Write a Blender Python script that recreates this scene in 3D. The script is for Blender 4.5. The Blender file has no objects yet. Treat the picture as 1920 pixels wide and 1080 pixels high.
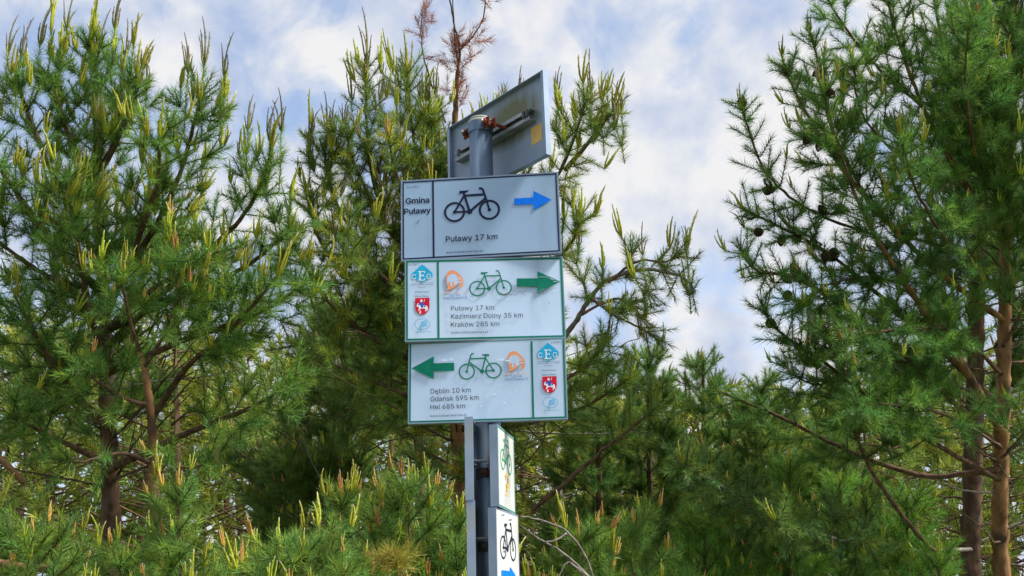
import bpy, math, os
import numpy as np
from mathutils import Matrix, Vector

# ------------------------------------------------------------------ camera
SC = bpy.context.scene
COL = SC.collection
F, PITCH, ROLL, EYE = 2200.8, 0.2938, 0.0242, 1.55
_c, _s, _cr, _sr = math.cos(PITCH), math.sin(PITCH), math.cos(ROLL), math.sin(ROLL)
RIGHT = np.array([_cr, _s * _sr, -_c * _sr])
UP = np.array([_sr, -_s * _cr, _c * _cr])
FWD = np.array([0.0, _c, _s])
CAMP = np.array([0.0, 0.0, EYE])
cam = bpy.data.cameras.new('camera')
cam.sensor_width = 36.0
cam.lens = F / 1920 * 36.0
cam.clip_start, cam.clip_end = 0.05, 2000
camo = bpy.data.objects.new('camera', cam)
COL.objects.link(camo)
camo.matrix_world = Matrix(((RIGHT[0], UP[0], -FWD[0], 0), (RIGHT[1], UP[1], -FWD[1], 0),
                            (RIGHT[2], UP[2], -FWD[2], EYE), (0, 0, 0, 1)))
SC.camera = camo


def at(px, py, d):
    """world point seen at photo pixel px,py at forward distance d"""
    return CAMP + FWD * d + RIGHT * ((px - 960) / F * d) - UP * ((py - 540) / F * d)


# ------------------------------------------------------------------ sky, sun, exposure
SUN_DIR = np.array([0.60, -0.17, 0.74]); SUN_DIR /= np.linalg.norm(SUN_DIR)
world = bpy.data.worlds.new('World')
SC.world = world
world.use_nodes = True
wt = world.node_tree
wt.nodes.clear()


def N(t, typ, **kw):
    n = t.nodes.new(typ)
    for k, v in kw.items():
        setattr(n, k, v)
    return n


sky = N(wt, 'ShaderNodeTexSky', sky_type='NISHITA', sun_disc=False)
sky.sun_elevation = math.asin(SUN_DIR[2])
sky.sun_rotation = math.atan2(SUN_DIR[0], SUN_DIR[1])
sky.air_density, sky.dust_density, sky.ozone_density = 1.0, 1.2, 1.5
SKY_STRENGTH = 0.13
tc = N(wt, 'ShaderNodeTexCoord')
mp = N(wt, 'ShaderNodeMapping')
mp.inputs['Scale'].default_value = (1.0, 1.0, 1.0)
mp.inputs['Location'].default_value = (3.35, 1.2, 0.62)
nz = N(wt, 'ShaderNodeTexNoise')
nz.inputs['Scale'].default_value = 11.0
nz.inputs['Detail'].default_value = 8
nz.inputs['Roughness'].default_value = 0.56
nz.inputs['Distortion'].default_value = 0.5
rmp = N(wt, 'ShaderNodeValToRGB')
rmp.color_ramp.elements[0].position = 0.40
rmp.color_ramp.elements[0].color = (0.30, 0.30, 0.30, 1)
rmp.color_ramp.elements[1].position = 0.55
rmp.color_ramp.elements[1].color = (1, 1, 1, 1)
# cloud body: bright tops and thin grey-blue bellies
nz2 = N(wt, 'ShaderNodeTexNoise')
nz2.inputs['Scale'].default_value = 12.0
nz2.inputs['Detail'].default_value = 5
rm2 = N(wt, 'ShaderNodeValToRGB')
rm2.color_ramp.elements[0].position = 0.36
rm2.color_ramp.elements[0].color = (2.0, 2.4, 3.3, 1)
rm2.color_ramp.elements[1].position = 0.60
rm2.color_ramp.elements[1].color = (3.7, 3.7, 3.75, 1)
mx = N(wt, 'ShaderNodeMix', data_type='RGBA')
bg = N(wt, 'ShaderNodeBackground')
bg.inputs['Strength'].default_value = SKY_STRENGTH
wo = N(wt, 'ShaderNodeOutputWorld')
L = wt.links.new
L(tc.outputs['Generated'], mp.inputs['Vector'])
L(mp.outputs['Vector'], nz.inputs['Vector'])
L(mp.outputs['Vector'], nz2.inputs['Vector'])
_bd = at(1330, 260, 1.0) - CAMP
_bd /= np.linalg.norm(_bd)
bank = N(wt, 'ShaderNodeVectorMath', operation='DISTANCE')
bank.inputs[1].default_value = tuple(_bd)
L(tc.outputs['Generated'], bank.inputs[0])
bmr = N(wt, 'ShaderNodeMapRange', interpolation_type='SMOOTHSTEP')
for k_, v_ in (('From Min', 0.0), ('From Max', 0.38), ('To Min', 0.075), ('To Max', 0.0)):
    bmr.inputs[k_].default_value = v_
L(bank.outputs['Value'], bmr.inputs['Value'])
ad1 = N(wt, 'ShaderNodeMath', operation='ADD')
ad2 = N(wt, 'ShaderNodeMath', operation='ADD')
for a_, n_ in ((ad1, nz), (ad2, nz2)):
    L(n_.outputs['Fac'], a_.inputs[0])
    L(bmr.outputs['Result'], a_.inputs[1])
L(ad1.outputs[0], rmp.inputs['Fac'])
L(ad2.outputs[0], rm2.inputs['Fac'])
L(rmp.outputs['Color'], mx.inputs['Factor'])
L(sky.outputs['Color'], mx.inputs['A'])
L(rm2.outputs['Color'], mx.inputs['B'])
L(mx.outputs['Result'], bg.inputs['Color'])
L(bg.outputs['Background'], wo.inputs['Surface'])

sun = bpy.data.lights.new('sun', 'SUN')
sun.energy = 3.6
sun.angle = math.radians(14)
sun.color = (1.0, 0.97, 0.92)
suno = bpy.data.objects.new('sun', sun)
COL.objects.link(suno)
suno.rotation_euler = Vector(SUN_DIR).to_track_quat('Z', 'Y').to_euler()

vs = SC.view_settings
vs.view_transform = 'Standard'
vs.look = 'None'
vs.exposure = 0.88
vs.gamma = 1.0
vs.use_curve_mapping = False
SC.cycles.max_bounces = 6
SC.cycles.diffuse_bounces = 3
SC.cycles.transmission_bounces = 3
SC.cycles.transparent_max_bounces = 4

# ------------------------------------------------------------------ materials
MATS = {}


def mat(name, col, rough=0.6, metal=0.0, spec=0.5):
    m = bpy.data.materials.new(name)
    m.use_nodes = True
    b = m.node_tree.nodes['Principled BSDF']
    b.inputs['Base Color'].default_value = (*col, 1)
    b.inputs['Roughness'].default_value = rough
    b.inputs['Metallic'].default_value = metal
    b.inputs['Specular IOR Level'].default_value = spec
    MATS[name] = m
    return m


def noise_mat(name, c0, c1, scale, rough=0.6, metal=0.0, spec=0.5, lo=0.35, hi=0.65, bump=0.0,
              stretch=(1, 1, 1), detail=6, extra=None):
    m = mat(name, c0, rough, metal, spec)
    t = m.node_tree
    b = t.nodes['Principled BSDF']
    co = N(t, 'ShaderNodeTexCoord')
    mpn = N(t, 'ShaderNodeMapping')
    mpn.inputs['Scale'].default_value = stretch
    n = N(t, 'ShaderNodeTexNoise')
    n.inputs['Scale'].default_value = scale
    n.inputs['Detail'].default_value = detail
    r = N(t, 'ShaderNodeValToRGB')
    r.color_ramp.elements[0].position = lo
    r.color_ramp.elements[0].color = (*c0, 1)
    r.color_ramp.elements[1].position = hi
    r.color_ramp.elements[1].color = (*c1, 1)
    t.links.new(co.outputs['Object'], mpn.inputs['Vector'])
    t.links.new(mpn.outputs['Vector'], n.inputs['Vector'])
    t.links.new(n.outputs['Fac'], r.inputs['Fac'])
    outc = r.outputs['Color']
    if extra:      # second sparse stain layer: (colour, scale, lo, hi, stretch)
        ec, es, elo, ehi, est = extra
        m2 = N(t, 'ShaderNodeMapping')
        m2.inputs['Scale'].default_value = est
        n2 = N(t, 'ShaderNodeTexNoise')
        n2.inputs['Scale'].default_value = es
        n2.inputs['Detail'].default_value = 5
        r2 = N(t, 'ShaderNodeValToRGB')
        r2.color_ramp.elements[0].position = elo
        r2.color_ramp.elements[0].color = (0, 0, 0, 1)
        r2.color_ramp.elements[1].position = ehi
        r2.color_ramp.elements[1].color = (1, 1, 1, 1)
        mm = N(t, 'ShaderNodeMix', data_type='RGBA')
        t.links.new(co.outputs['Object'], m2.inputs['Vector'])
        t.links.new(m2.outputs['Vector'], n2.inputs['Vector'])
        t.links.new(n2.outputs['Fac'], r2.inputs['Fac'])
        t.links.new(r2.outputs['Color'], mm.inputs['Factor'])
        t.links.new(outc, mm.inputs['A'])
        mm.inputs['B'].default_value = (*ec, 1)
        outc = mm.outputs['Result']
    t.links.new(outc, b.inputs['Base Color'])
    if bump:
        bp = N(t, 'ShaderNodeBump')
        bp.inputs['Strength'].default_value = bump
        bp.inputs['Distance'].default_value = 0.01
        t.links.new(n.outputs['Fac'], bp.inputs['Height'])
        t.links.new(bp.outputs['Normal'], b.inputs['Normal'])
    return m


def attr_mat(name, rough, spec, transl):
    """foliage material: colour from the mesh attribute, part diffuse part translucent"""
    m = mat(name, (0.1, 0.1, 0.1), rough, 0, spec)
    t = m.node_tree
    b = t.nodes['Principled BSDF']
    a = N(t, 'ShaderNodeAttribute', attribute_name='tint')
    t.links.new(a.outputs['Color'], b.inputs['Base Color'])
    if transl:
        tr = N(t, 'ShaderNodeBsdfTranslucent')
        t.links.new(a.outputs['Color'], tr.inputs['Color'])
        ms = N(t, 'ShaderNodeMixShader')
        ms.inputs['Fac'].default_value = transl
        o = t.nodes['Material Output']
        t.links.new(b.outputs['BSDF'], ms.inputs[1])
        t.links.new(tr.outputs['BSDF'], ms.inputs[2])
        t.links.new(ms.outputs['Shader'], o.inputs['Surface'])
    return m


attr_mat('needle', 0.5, 0.25, 0.34)
m = attr_mat('candle', 0.6, 0.25, 0.25)
t = m.node_tree                       # every cluster its own shade
_a = [n for n in t.nodes if n.type == 'ATTRIBUTE'][0]
_oi = N(t, 'ShaderNodeObjectInfo')
_hs = N(t, 'ShaderNodeHueSaturation')
_m1 = N(t, 'ShaderNodeMapRange')
_m1.inputs['To Min'].default_value, _m1.inputs['To Max'].default_value = 0.75, 1.25
_m2 = N(t, 'ShaderNodeMath', operation='MULTIPLY_ADD')
_m2.inputs[1].default_value, _m2.inputs[2].default_value = 0.030, 0.478
t.links.new(_oi.outputs['Random'], _m1.inputs['Value'])
t.links.new(_oi.outputs['Random'], _m2.inputs[0])
t.links.new(_m1.outputs['Result'], _hs.inputs['Value'])
t.links.new(_m2.outputs[0], _hs.inputs['Hue'])
t.links.new(_a.outputs['Color'], _hs.inputs['Color'])
for n in t.nodes:
    if n.type == 'BSDF_PRINCIPLED':
        t.links.new(_hs.outputs['Color'], n.inputs['Base Color'])
    elif n.type == 'BSDF_TRANSLUCENT':
        t.links.new(_hs.outputs['Color'], n.inputs['Color'])
noise_mat('bark_lower', (0.075, 0.045, 0.032), (0.19, 0.105, 0.065), 26, 0.9, stretch=(1, 1, 0.35), bump=0.9, spec=0.2,
          extra=((0.20, 0.19, 0.17), 9, 0.55, 0.72, (1, 1, 0.4)))
noise_mat('bark_orange', (0.15, 0.075, 0.035), (0.40, 0.215, 0.095), 22, 0.85, stretch=(1, 1, 0.3), bump=0.8, spec=0.2,
          extra=((0.075, 0.055, 0.042), 11, 0.52, 0.62, (1, 1, 0.5)))
noise_mat('bark_limb', (0.085, 0.05, 0.034), (0.22, 0.13, 0.08), 40, 0.9, stretch=(1, 1, 1), bump=0.6, spec=0.2)
noise_mat('bark_grey', (0.14, 0.115, 0.095), (0.30, 0.26, 0.22), 40, 0.9, bump=0.5, spec=0.2)
noise_mat('twig', (0.06, 0.042, 0.03), (0.17, 0.12, 0.075), 20, 0.9, spec=0.2)
noise_mat('cone_scale', (0.055, 0.03, 0.022), (0.15, 0.085, 0.055), 150, 0.85, spec=0.2)
noise_mat('galvanised', (0.08, 0.13, 0.195), (0.19, 0.26, 0.35), 22, 0.48, 0.55, stretch=(1, 1, 0.2), bump=0.05,
          extra=((0.30, 0.29, 0.26), 9, 0.58, 0.75, (1.5, 1.5, 0.3)))
noise_mat('rim_metal', (0.24, 0.31, 0.41), (0.32, 0.39, 0.50), 12, 0.5, 0.25, stretch=(1, 1, 1),
          extra=((0.34, 0.35, 0.30), 18, 0.6, 0.8, (1, 1, 0.5)))
noise_mat('sheet_back', (0.28, 0.31, 0.34), (0.36, 0.39, 0.41), 10, 0.55, 0.25, stretch=(1, 1, 1),
          extra=((0.30, 0.30, 0.30), 30, 0.58, 0.8, (1, 1, 0.12)))
m = noise_mat('sheet_algae', (0.24, 0.30, 0.39), (0.31, 0.37, 0.46), 10, 0.55, 0.25)
t = m.node_tree                      # algae growing in a patch with run marks above and below the bracket
_b = t.nodes['Principled BSDF']
_src = _b.inputs['Base Color'].links[0].from_socket
_co = N(t, 'ShaderNodeTexCoord')


def _chain(typ, ins, **kw):
    n = N(t, typ, **kw)
    for k, v in ins.items():
        if hasattr(v, 'links'):
            t.links.new(v, n.inputs[k])
        else:
            n.inputs[k].default_value = v
    return n


_m1 = _chain('ShaderNodeMapping', {'Vector': _co.outputs['Object'], 'Location': (-0.40, 0, -0.42), 'Scale': (6.5, 1, 11)})
_g1 = _chain('ShaderNodeTexGradient', {'Vector': _m1.outputs['Vector']}, gradient_type='SPHERICAL')
_m2 = _chain('ShaderNodeMapping', {'Vector': _co.outputs['Object'], 'Scale': (55, 1, 11)})
_n2 = _chain('ShaderNodeTexNoise', {'Vector': _m2.outputs['Vector'], 'Scale': 1.0, 'Detail': 7.0, 'Roughness': 0.6})
_mul = _chain('ShaderNodeMath', {0: _g1.outputs['Fac'], 1: _n2.outputs['Fac']}, operation='MULTIPLY')
_rr = _chain('ShaderNodeMapRange', {'Value': _mul.outputs[0], 'From Min': 0.04, 'From Max': 0.27, 'To Max': 0.9})
_mm = _chain('ShaderNodeMix', {'Factor': _rr.outputs[0], 'A': _src, 'B': (0.13, 0.125, 0.025, 1)}, data_type='RGBA')
t.links.new(_mm.outputs['Result'], _b.inputs['Base Color'])
noise_mat('pole_cap', (0.27, 0.28, 0.24), (0.16, 0.15, 0.05), 34, 0.5, lo=0.42, hi=0.62)
noise_mat('rust', (0.22, 0.05, 0.025), (0.11, 0.035, 0.02), 60, 0.85, spec=0.2, bump=0.4)
noise_mat('bolt_zinc', (0.45, 0.45, 0.44), (0.30, 0.25, 0.2), 60, 0.5, 0.5)
noise_mat('black_rail', (0.035, 0.038, 0.042), (0.10, 0.095, 0.09), 30, 0.6, 0.2)
noise_mat('dark_clamp', (0.07, 0.08, 0.095), (0.13, 0.13, 0.135), 25, 0.5, 0.3)
noise_mat('rail_zinc', (0.23, 0.25, 0.27), (0.35, 0.37, 0.39), 25, 0.5, 0.4)
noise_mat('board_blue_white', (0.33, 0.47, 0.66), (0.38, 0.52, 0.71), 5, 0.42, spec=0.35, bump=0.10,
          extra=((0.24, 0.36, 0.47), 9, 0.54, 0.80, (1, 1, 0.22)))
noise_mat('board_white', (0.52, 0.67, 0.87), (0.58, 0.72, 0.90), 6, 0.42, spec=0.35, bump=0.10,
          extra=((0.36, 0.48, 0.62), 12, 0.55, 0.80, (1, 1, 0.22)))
noise_mat('board_ivory', (0.60, 0.61, 0.59), (0.66, 0.67, 0.65), 6, 0.4, spec=0.35, bump=0.08,
          extra=((0.45, 0.44, 0.40), 16, 0.54, 0.8, (1, 1, 0.3)))
for nme, cc in (('ink_navy', (0.014, 0.016, 0.055)), ('ink_blue', (0.0, 0.17, 0.80)), ('ink_green', (0.0, 0.165, 0.105)),
                ('ink_green_light', (0.02, 0.28, 0.13)), ('ink_cyan', (0.02, 0.40, 0.68)), ('ink_orange', (0.80, 0.32, 0.16)),
                ('ink_peach', (0.82, 0.50, 0.42)), ('ink_slate', (0.03, 0.13, 0.30)), ('ink_red', (0.62, 0.012, 0.035)),
                ('ink_white', (0.80, 0.82, 0.84)), ('ink_teal', (0.05, 0.33, 0.45)), ('ink_black', (0.012, 0.014, 0.035)),
                ('ink_faded', (0.13, 0.15, 0.22)), ('ink_amber', (0.75, 0.47, 0.05)), ('ink_royal', (0.04, 0.09, 0.50)),
                ('scratch', (0.16, 0.16, 0.19)), ('scuff', (0.68, 0.74, 0.83)), ('rust_mark', (0.32, 0.13, 0.07))):
    noise_mat(nme, cc, tuple(min(1, v * 1.15 + 0.004) for v in cc), 60, 0.65, 0.0, 0.15)
noise_mat('sticker', (0.62, 0.36, 0.07), (0.72, 0.46, 0.13), 25, 0.5)
noise_mat('ground_soil', (0.10, 0.085, 0.05), (0.07, 0.11, 0.035), 0.9, 0.95, spec=0.1, bump=0.3)

# ------------------------------------------------------------------ object helpers


def link(name, me, m=None, parent=None):
    o = bpy.data.objects.new(name, me)
    COL.objects.link(o)
    if m is not None:
        me.materials.append(MATS[m])
    if parent is not None:
        o.parent = parent
    return o


def tag(o, label=None, cat=None, group=None, kind=None):
    for k, v in (('label', label), ('category', cat), ('group', group), ('kind', kind)):
        if v:
            o[k] = v
    return o


def empty(name, loc, label, cat, group=None):
    o = bpy.data.objects.new(name, None)
    o.empty_display_size = 0.1
    COL.objects.link(o)
    o.location = loc
    return tag(o, label, cat, group)


def pymesh(name, v, f):
    me = bpy.data.meshes.new(name)
    me.from_pydata([tuple(map(float, p)) for p in v], [], [tuple(map(int, q)) for q in f])
    me.update()
    return me


def trimesh(name, V, T, tint=None, smooth=False):
    me = bpy.data.meshes.new(name)
    V = np.asarray(V, np.float32)
    T = np.asarray(T, np.int32)
    me.vertices.add(len(V))
    me.vertices.foreach_set('co', V.ravel())
    me.loops.add(T.size)
    me.loops.foreach_set('vertex_index', T.ravel())
    me.polygons.add(len(T))
    me.polygons.foreach_set('loop_start', np.arange(0, T.size, 3, dtype=np.int32))
    me.polygons.foreach_set('loop_total', np.full(len(T), 3, np.int32))
    if smooth:
        me.polygons.foreach_set('use_smooth', np.ones(len(T), bool))
    if tint is not None:
        a = me.attributes.new('tint', 'FLOAT_COLOR', 'POINT')
        c = np.ones((len(V), 4), np.float32)
        c[:, :3] = tint
        a.data.foreach_set('color', c.ravel())
    me.update()
    return me


class MB:
    """small mesh builder"""

    def __init__(s):
        s.v, s.f = [], []

    def add(s, v, f):
        b = len(s.v)
        s.v += [tuple(map(float, p)) for p in v]
        s.f += [tuple(b + i for i in q) for q in f]

    def box(s, x0, x1, y0, y1, z0, z1):
        s.add([(x, y, z) for x in (x0, x1) for y in (y0, y1) for z in (z0, z1)],
              [(0, 1, 3, 2), (4, 6, 7, 5), (0, 4, 5, 1), (2, 3, 7, 6), (0, 2, 6, 4), (1, 5, 7, 3)])

    def cyl(s, p0, p1, r0, r1=None, n=16, caps=True):
        p0, p1 = np.array(p0, float), np.array(p1, float)
        r1 = r0 if r1 is None else r1
        d = p1 - p0
        d /= np.linalg.norm(d)
        a = np.cross(d, (0, 0, 1) if abs(d[2]) < 0.9 else (1, 0, 0))
        a /= np.linalg.norm(a)
        b = np.cross(d, a)
        v, f = [], []
        for p, r in ((p0, r0), (p1, r1)):
            for k in range(n):
                t = 2 * math.pi * k / n
                v.append(p + r * (math.cos(t) * a + math.sin(t) * b))
        for k in range(n):
            f.append((k, (k + 1) % n, n + (k + 1) % n, n + k))
        if caps:
            f.append(tuple(range(n))[::-1])
            f.append(tuple(range(n, 2 * n)))
        s.add(v, f)

    def build(s, name, m, parent=None, smooth=False):
        me = pymesh(name, s.v, s.f)
        if smooth:
            for p in me.polygons:
                p.use_smooth = len(p.vertices) == 4
        return link(name, me, m, parent)


# ------------------------------------------------------------------ fonts
FONT = None
try:
    _fp = os.path.join(bpy.utils.system_resource('DATAFILES'), 'fonts', 'Inter.woff2')
    FONT = bpy.data.fonts.load(_fp)
except Exception:
    FONT = None


def simple_loops(q):
    """cut a self-crossing outline into simple loops"""
    n = len(q)
    a, b = q, np.roll(q, -1, 0)
    for i in range(n - 2):
        j = np.arange(i + 2, n if i > 0 else n - 1)
        r = b[i] - a[i]
        sv = b[j] - a[j]
        den = r[0] * sv[:, 1] - r[1] * sv[:, 0]
        den = np.where(np.abs(den) < 1e-12, 1e9, den)
        d = a[j] - a[i]
        t = (d[:, 0] * sv[:, 1] - d[:, 1] * sv[:, 0]) / den
        u = (d[:, 0] * r[1] - d[:, 1] * r[0]) / den
        hit = np.where((t > 1e-6) & (t < 1 - 1e-6) & (u > 1e-6) & (u < 1 - 1e-6))[0]
        if len(hit):
            h = hit[np.argmin(t[hit])]
            k = j[h]
            X = a[i] + r * t[h]
            l1 = np.concatenate([q[:i + 1], [X], q[k + 1:]])
            l2 = np.concatenate([[X], q[i + 1:k + 1]])
            return simple_loops(l1) + simple_loops(l2)
    return [q]


def text_mesh(body, bold=0.0, spacing=1.0):
    """text outlines, each glyph contour filled on its own so that overlapping strokes stay clean"""
    from mathutils.geometry import tessellate_polygon
    c = bpy.data.curves.new('txt', 'FONT')
    c.body = body
    if FONT:
        c.font = FONT
    c.size = 1.0
    c.space_character = spacing
    o = bpy.data.objects.new('txt', c)
    COL.objects.link(o)
    dg = bpy.context.evaluated_depsgraph_get()
    dg.update()
    cu = o.to_curve(dg)
    loops = []
    for sp in cu.splines:
        bp = sp.bezier_points
        n = len(bp)
        pts = []
        for i in range(n):
            p0, p1 = bp[i], bp[(i + 1) % n]
            a0, a1, a2, a3 = (np.array(q[:2]) for q in (p0.co, p0.handle_right, p1.handle_left, p1.co))
            cr = abs((a1 - a0)[0] * (a3 - a0)[1] - (a1 - a0)[1] * (a3 - a0)[0]) + abs((a2 - a0)[0] * (a3 - a0)[1] - (a2 - a0)[1] * (a3 - a0)[0])
            st = 1 if cr < 1e-5 else 3
            for k in range(st):
                t = k / st
                pts.append((1 - t) ** 3 * a0 + 3 * (1 - t) ** 2 * t * a1 + 3 * (1 - t) * t * t * a2 + t ** 3 * a3)
        q = [pts[0]]
        for p in pts[1:]:
            if np.linalg.norm(p - q[-1]) > 1e-4:
                q.append(p)
        if np.linalg.norm(q[0] - q[-1]) < 1e-4:
            q.pop()
        if len(q) > 2:
            loops += [l_ for l_ in simple_loops(np.array(q)) if len(l_) > 2]
    o.to_curve_clear()
    bpy.data.objects.remove(o)
    bpy.data.curves.remove(c)
    area = [0.5 * np.sum(q[:, 0] * np.roll(q[:, 1], -1) - np.roll(q[:, 0], -1) * q[:, 1]) for q in loops]

    def inside(p, q):
        x, y = p
        r = False
        for (x0, y0), (x1, y1) in zip(q, np.roll(q, -1, 0)):
            if (y0 > y) != (y1 > y) and x < (x1 - x0) * (y - y0) / (y1 - y0) + x0:
                r = not r
        return r
    big = max(range(len(loops)), key=lambda i: abs(area[i]))
    sg = np.sign(area[big])
    groups = [[i] for i in range(len(loops)) if np.sign(area[i]) == sg]
    for i in range(len(loops)):
        if np.sign(area[i]) != sg:
            cand = [g for g in groups if inside(loops[i][0], loops[g[0]])]
            if cand:
                min(cand, key=lambda g: abs(area[g[0]])).append(i)
    layers = []                       # contours that touch go to different fills
    for g in groups:
        q = loops[g[0]]
        bx = (q[:, 0].min(), q[:, 0].max(), q[:, 1].min(), q[:, 1].max())
        for ly in layers:
            if all(bx[0] > c_[1] or bx[1] < c_[0] or bx[2] > c_[3] or bx[3] < c_[2] for _, c_ in ly):
                ly.append((g, bx))
                break
        else:
            layers.append([(g, bx)])
    V, Fc = [], []
    for ly in layers:
        cv = bpy.data.curves.new('txt', 'CURVE')
        cv.dimensions = '2D'
        cv.fill_mode = 'BOTH'
        for g, _ in ly:
            for i in g:
                sp = cv.splines.new('POLY')
                sp.points.add(len(loops[i]) - 1)
                for k, p in enumerate(loops[i]):
                    sp.points[k].co = (p[0], p[1], 0, 1)
                sp.use_cyclic_u = True
        oo = bpy.data.objects.new('txt', cv)
        me = bpy.data.meshes.new_from_object(oo)
        b0 = len(V)
        V += [tuple(v.co) for v in me.vertices]
        Fc += [tuple(b0 + k for k in p.vertices) for p in me.polygons]
        bpy.data.meshes.remove(me)
        bpy.data.objects.remove(oo)
        bpy.data.curves.remove(cv)
    if bold > .005:                   # heavier cut: the outline laid down again slightly displaced
        V0, F0, n0 = list(V), list(Fc), len(V)
        for k, (dx, dy) in enumerate(((bold, 0), (-bold, 0), (0, bold * .7), (0, -bold * .7))):
            V += [(x + dx, y + dy, z) for x, y, z in V0]
            Fc += [tuple(i + n0 * (k + 1) for i in f) for f in F0]
    return pymesh('lettering', V, Fc)


# ------------------------------------------------------------------ signs
def homography(src, dst):
    A = []
    for (x, y), (u, v) in zip(src, dst):
        A.append([x, y, 1, 0, 0, 0, -u * x, -u * y, -u])
        A.append([0, 0, 0, x, y, 1, -v * x, -v * y, -v])
    h = np.linalg.svd(np.array(A))[2][-1].reshape(3, 3)

    def fn(x, y):
        p = h @ np.array([x, y, 1.0])
        return p[:2] / p[2]
    return fn


PX, PY = -0.079, 2.8252            # nominal post axis (the post itself leans slightly)
LEAN0, LEAN = 0.0325, -0.0092


def post_x(z):
    return PX + LEAN0 + LEAN * z



class Plate:
    """sheet metal tray; local x right, local z up, front towards local -y"""

    def __init__(s, label, w, h, yaw, inroll, z, u, n, px_corners, board, flip=False, depth=0.016):
        s.w, s.h = w, h
        ux = np.array([math.cos(yaw), math.sin(yaw)])
        nn = np.array([math.sin(yaw), -math.cos(yaw)])
        loc = np.array([PX, PY]) + ux * u + nn * n
        s.root = empty('direction_sign', (loc[0], loc[1], z + EYE), label, 'sign')
        s.root.rotation_mode = 'XYZ'
        s.root.matrix_world = (Matrix.Translation((loc[0], loc[1], z + EYE)) @ Matrix.Rotation(yaw, 4, 'Z')
                               @ Matrix.Rotation(-inroll, 4, 'Y'))
        s.lay = 0.0006
        s.board = board
        if px_corners:
            s.H = homography(px_corners, [(-w / 2, h / 2), (w / 2, h / 2), (w / 2, -h / 2), (-w / 2, -h / 2)])
        k = 1 if not flip else -1
        s.k = k
        t = 0.0016
        m = MB()
        r = 0.006          # rounded corners of the sheet
        pts = []
        for cx, cz, a0 in ((w / 2 - r, h / 2 - r, 0), (-w / 2 + r, h / 2 - r, 90), (-w / 2 + r, -h / 2 + r, 180), (w / 2 - r, -h / 2 + r, 270)):
            for q in range(4):
                a = math.radians(a0 + q * 30)
                pts.append((cx + r * math.cos(a), cz + r * math.sin(a)))
        nP = len(pts)
        m.add([(x, 0, zz) for x, zz in pts] + [(x, k * t, zz) for x, zz in pts],
              [tuple(range(nP))] + [tuple(range(nP, 2 * nP))[::-1]] +
              [(i, (i + 1) % nP, nP + (i + 1) % nP, nP + i) for i in range(nP)])
        s.panel = m.build('panel', board, s.root)
        g = 0.0012
        rim = MB()        # folded-back edge returns
        wi = w / 2 + g
        hi = h / 2 + g
        th = 0.0022
        y0, y1 = sorted((-k * 0.0004, k * depth))
        rim.box(-wi, -wi + th, y0, y1, -hi, hi)
        rim.box(wi - th, wi, y0, y1, -hi, hi)
        rim.box(-wi + th, wi - th, y0, y1, hi - th, hi)
        rim.box(-wi + th, wi - th, y0, y1, -hi, -hi + th)
        # inward lips at the back
        l0, l1 = sorted((k * depth, k * (depth - 0.0015)))
        rim.box(-wi + th, -wi + 0.010, l0, l1, -hi + 0.004, hi - 0.004)
        rim.box(wi - 0.010, wi - th, l0, l1, -hi + 0.004, hi - 0.004)
        s.rim = rim.build('rim', 'rim_metal', s.root)

    def y(s):
        s.lay += 0.00004
        return -s.k * s.lay

    def polys(s, name, polys, m, parent=None, px=True):
        """flat printed polygons given in photo pixels (px) or local metres"""
        b = MB()
        for P in polys:
            yy = s.y()
            q = [s.H(*p) if px else p for p in P]
            ar = sum(q[i][0] * q[(i + 1) % len(q)][1] - q[(i + 1) % len(q)][0] * q[i][1] for i in range(len(q)))
            if (ar < 0):
                q = q[::-1]
            b.add([(x, yy, z) for x, z in q], [tuple(range(len(q)))])
        o = b.build(name, m, parent or s.root)
        if name in ('scuff_mark', 'stain_mark', 'scratch_mark', 'rust_mark', 'chipped_paint', 'emblem_detail', 'lettering'):
            o['kind'] = 'stuff'
        return o

    def frame(s, m, inset, th, top=None, name='border'):
        w, h = s.w / 2 - inset, s.h / 2 - inset
        tt = th if top is None else top
        return s.polys(name, [[(-w, -h), (-w, h), (-w + th, h), (-w + th, -h)], [(w - th, -h), (w - th, h), (w, h), (w, -h)],
                              [(-w + th, h - tt), (-w + th, h), (w - th, h), (w - th, h - tt)],
                              [(-w + th, -h), (-w + th, -h + th), (w - th, -h + th), (w - th, -h)]], m, px=False)

    def divider(s, xpx, ypx, m, th, inset):
        x = s.H(xpx, ypx)[0]
        h = s.h / 2 - inset
        return s.polys('divider_line', [[(x - th / 2, -h), (x - th / 2, h), (x + th / 2, h), (x + th / 2, -h)]], m, px=False)

    def text(s, body, p0, p1, m, bold=0.0, spacing=1.0, parent=None, stretch=1.0, name='lettering'):
        me = text_mesh(body, bold, spacing)
        a, b = s.H(*p0), s.H(*p1)
        n = len(me.vertices)
        co = np.empty(n * 3, np.float32)
        me.vertices.foreach_get('co', co)
        co = co.reshape(-1, 3)
        x0, x1 = co[:, 0].min(), co[:, 0].max()
        sc = np.linalg.norm(b - a) / (x1 - x0)
        d = (b - a) / np.linalg.norm(b - a)
        q = np.empty_like(co)
        lx, lz = (co[:, 0] - x0) * sc, co[:, 1] * sc * stretch
        q[:, 0] = a[0] + d[0] * lx - d[1] * lz
        q[:, 2] = a[1] + d[1] * lx + d[0] * lz
        cp = 5 if bold > .005 else 1
        for k in range(cp):
            q[k * n // cp:(k + 1) * n // cp, 1] = s.y()
        me.vertices.foreach_set('co', q.ravel())
        me.update()
        me.name = name
        return link(name, me, m, parent or s.root)

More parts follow.
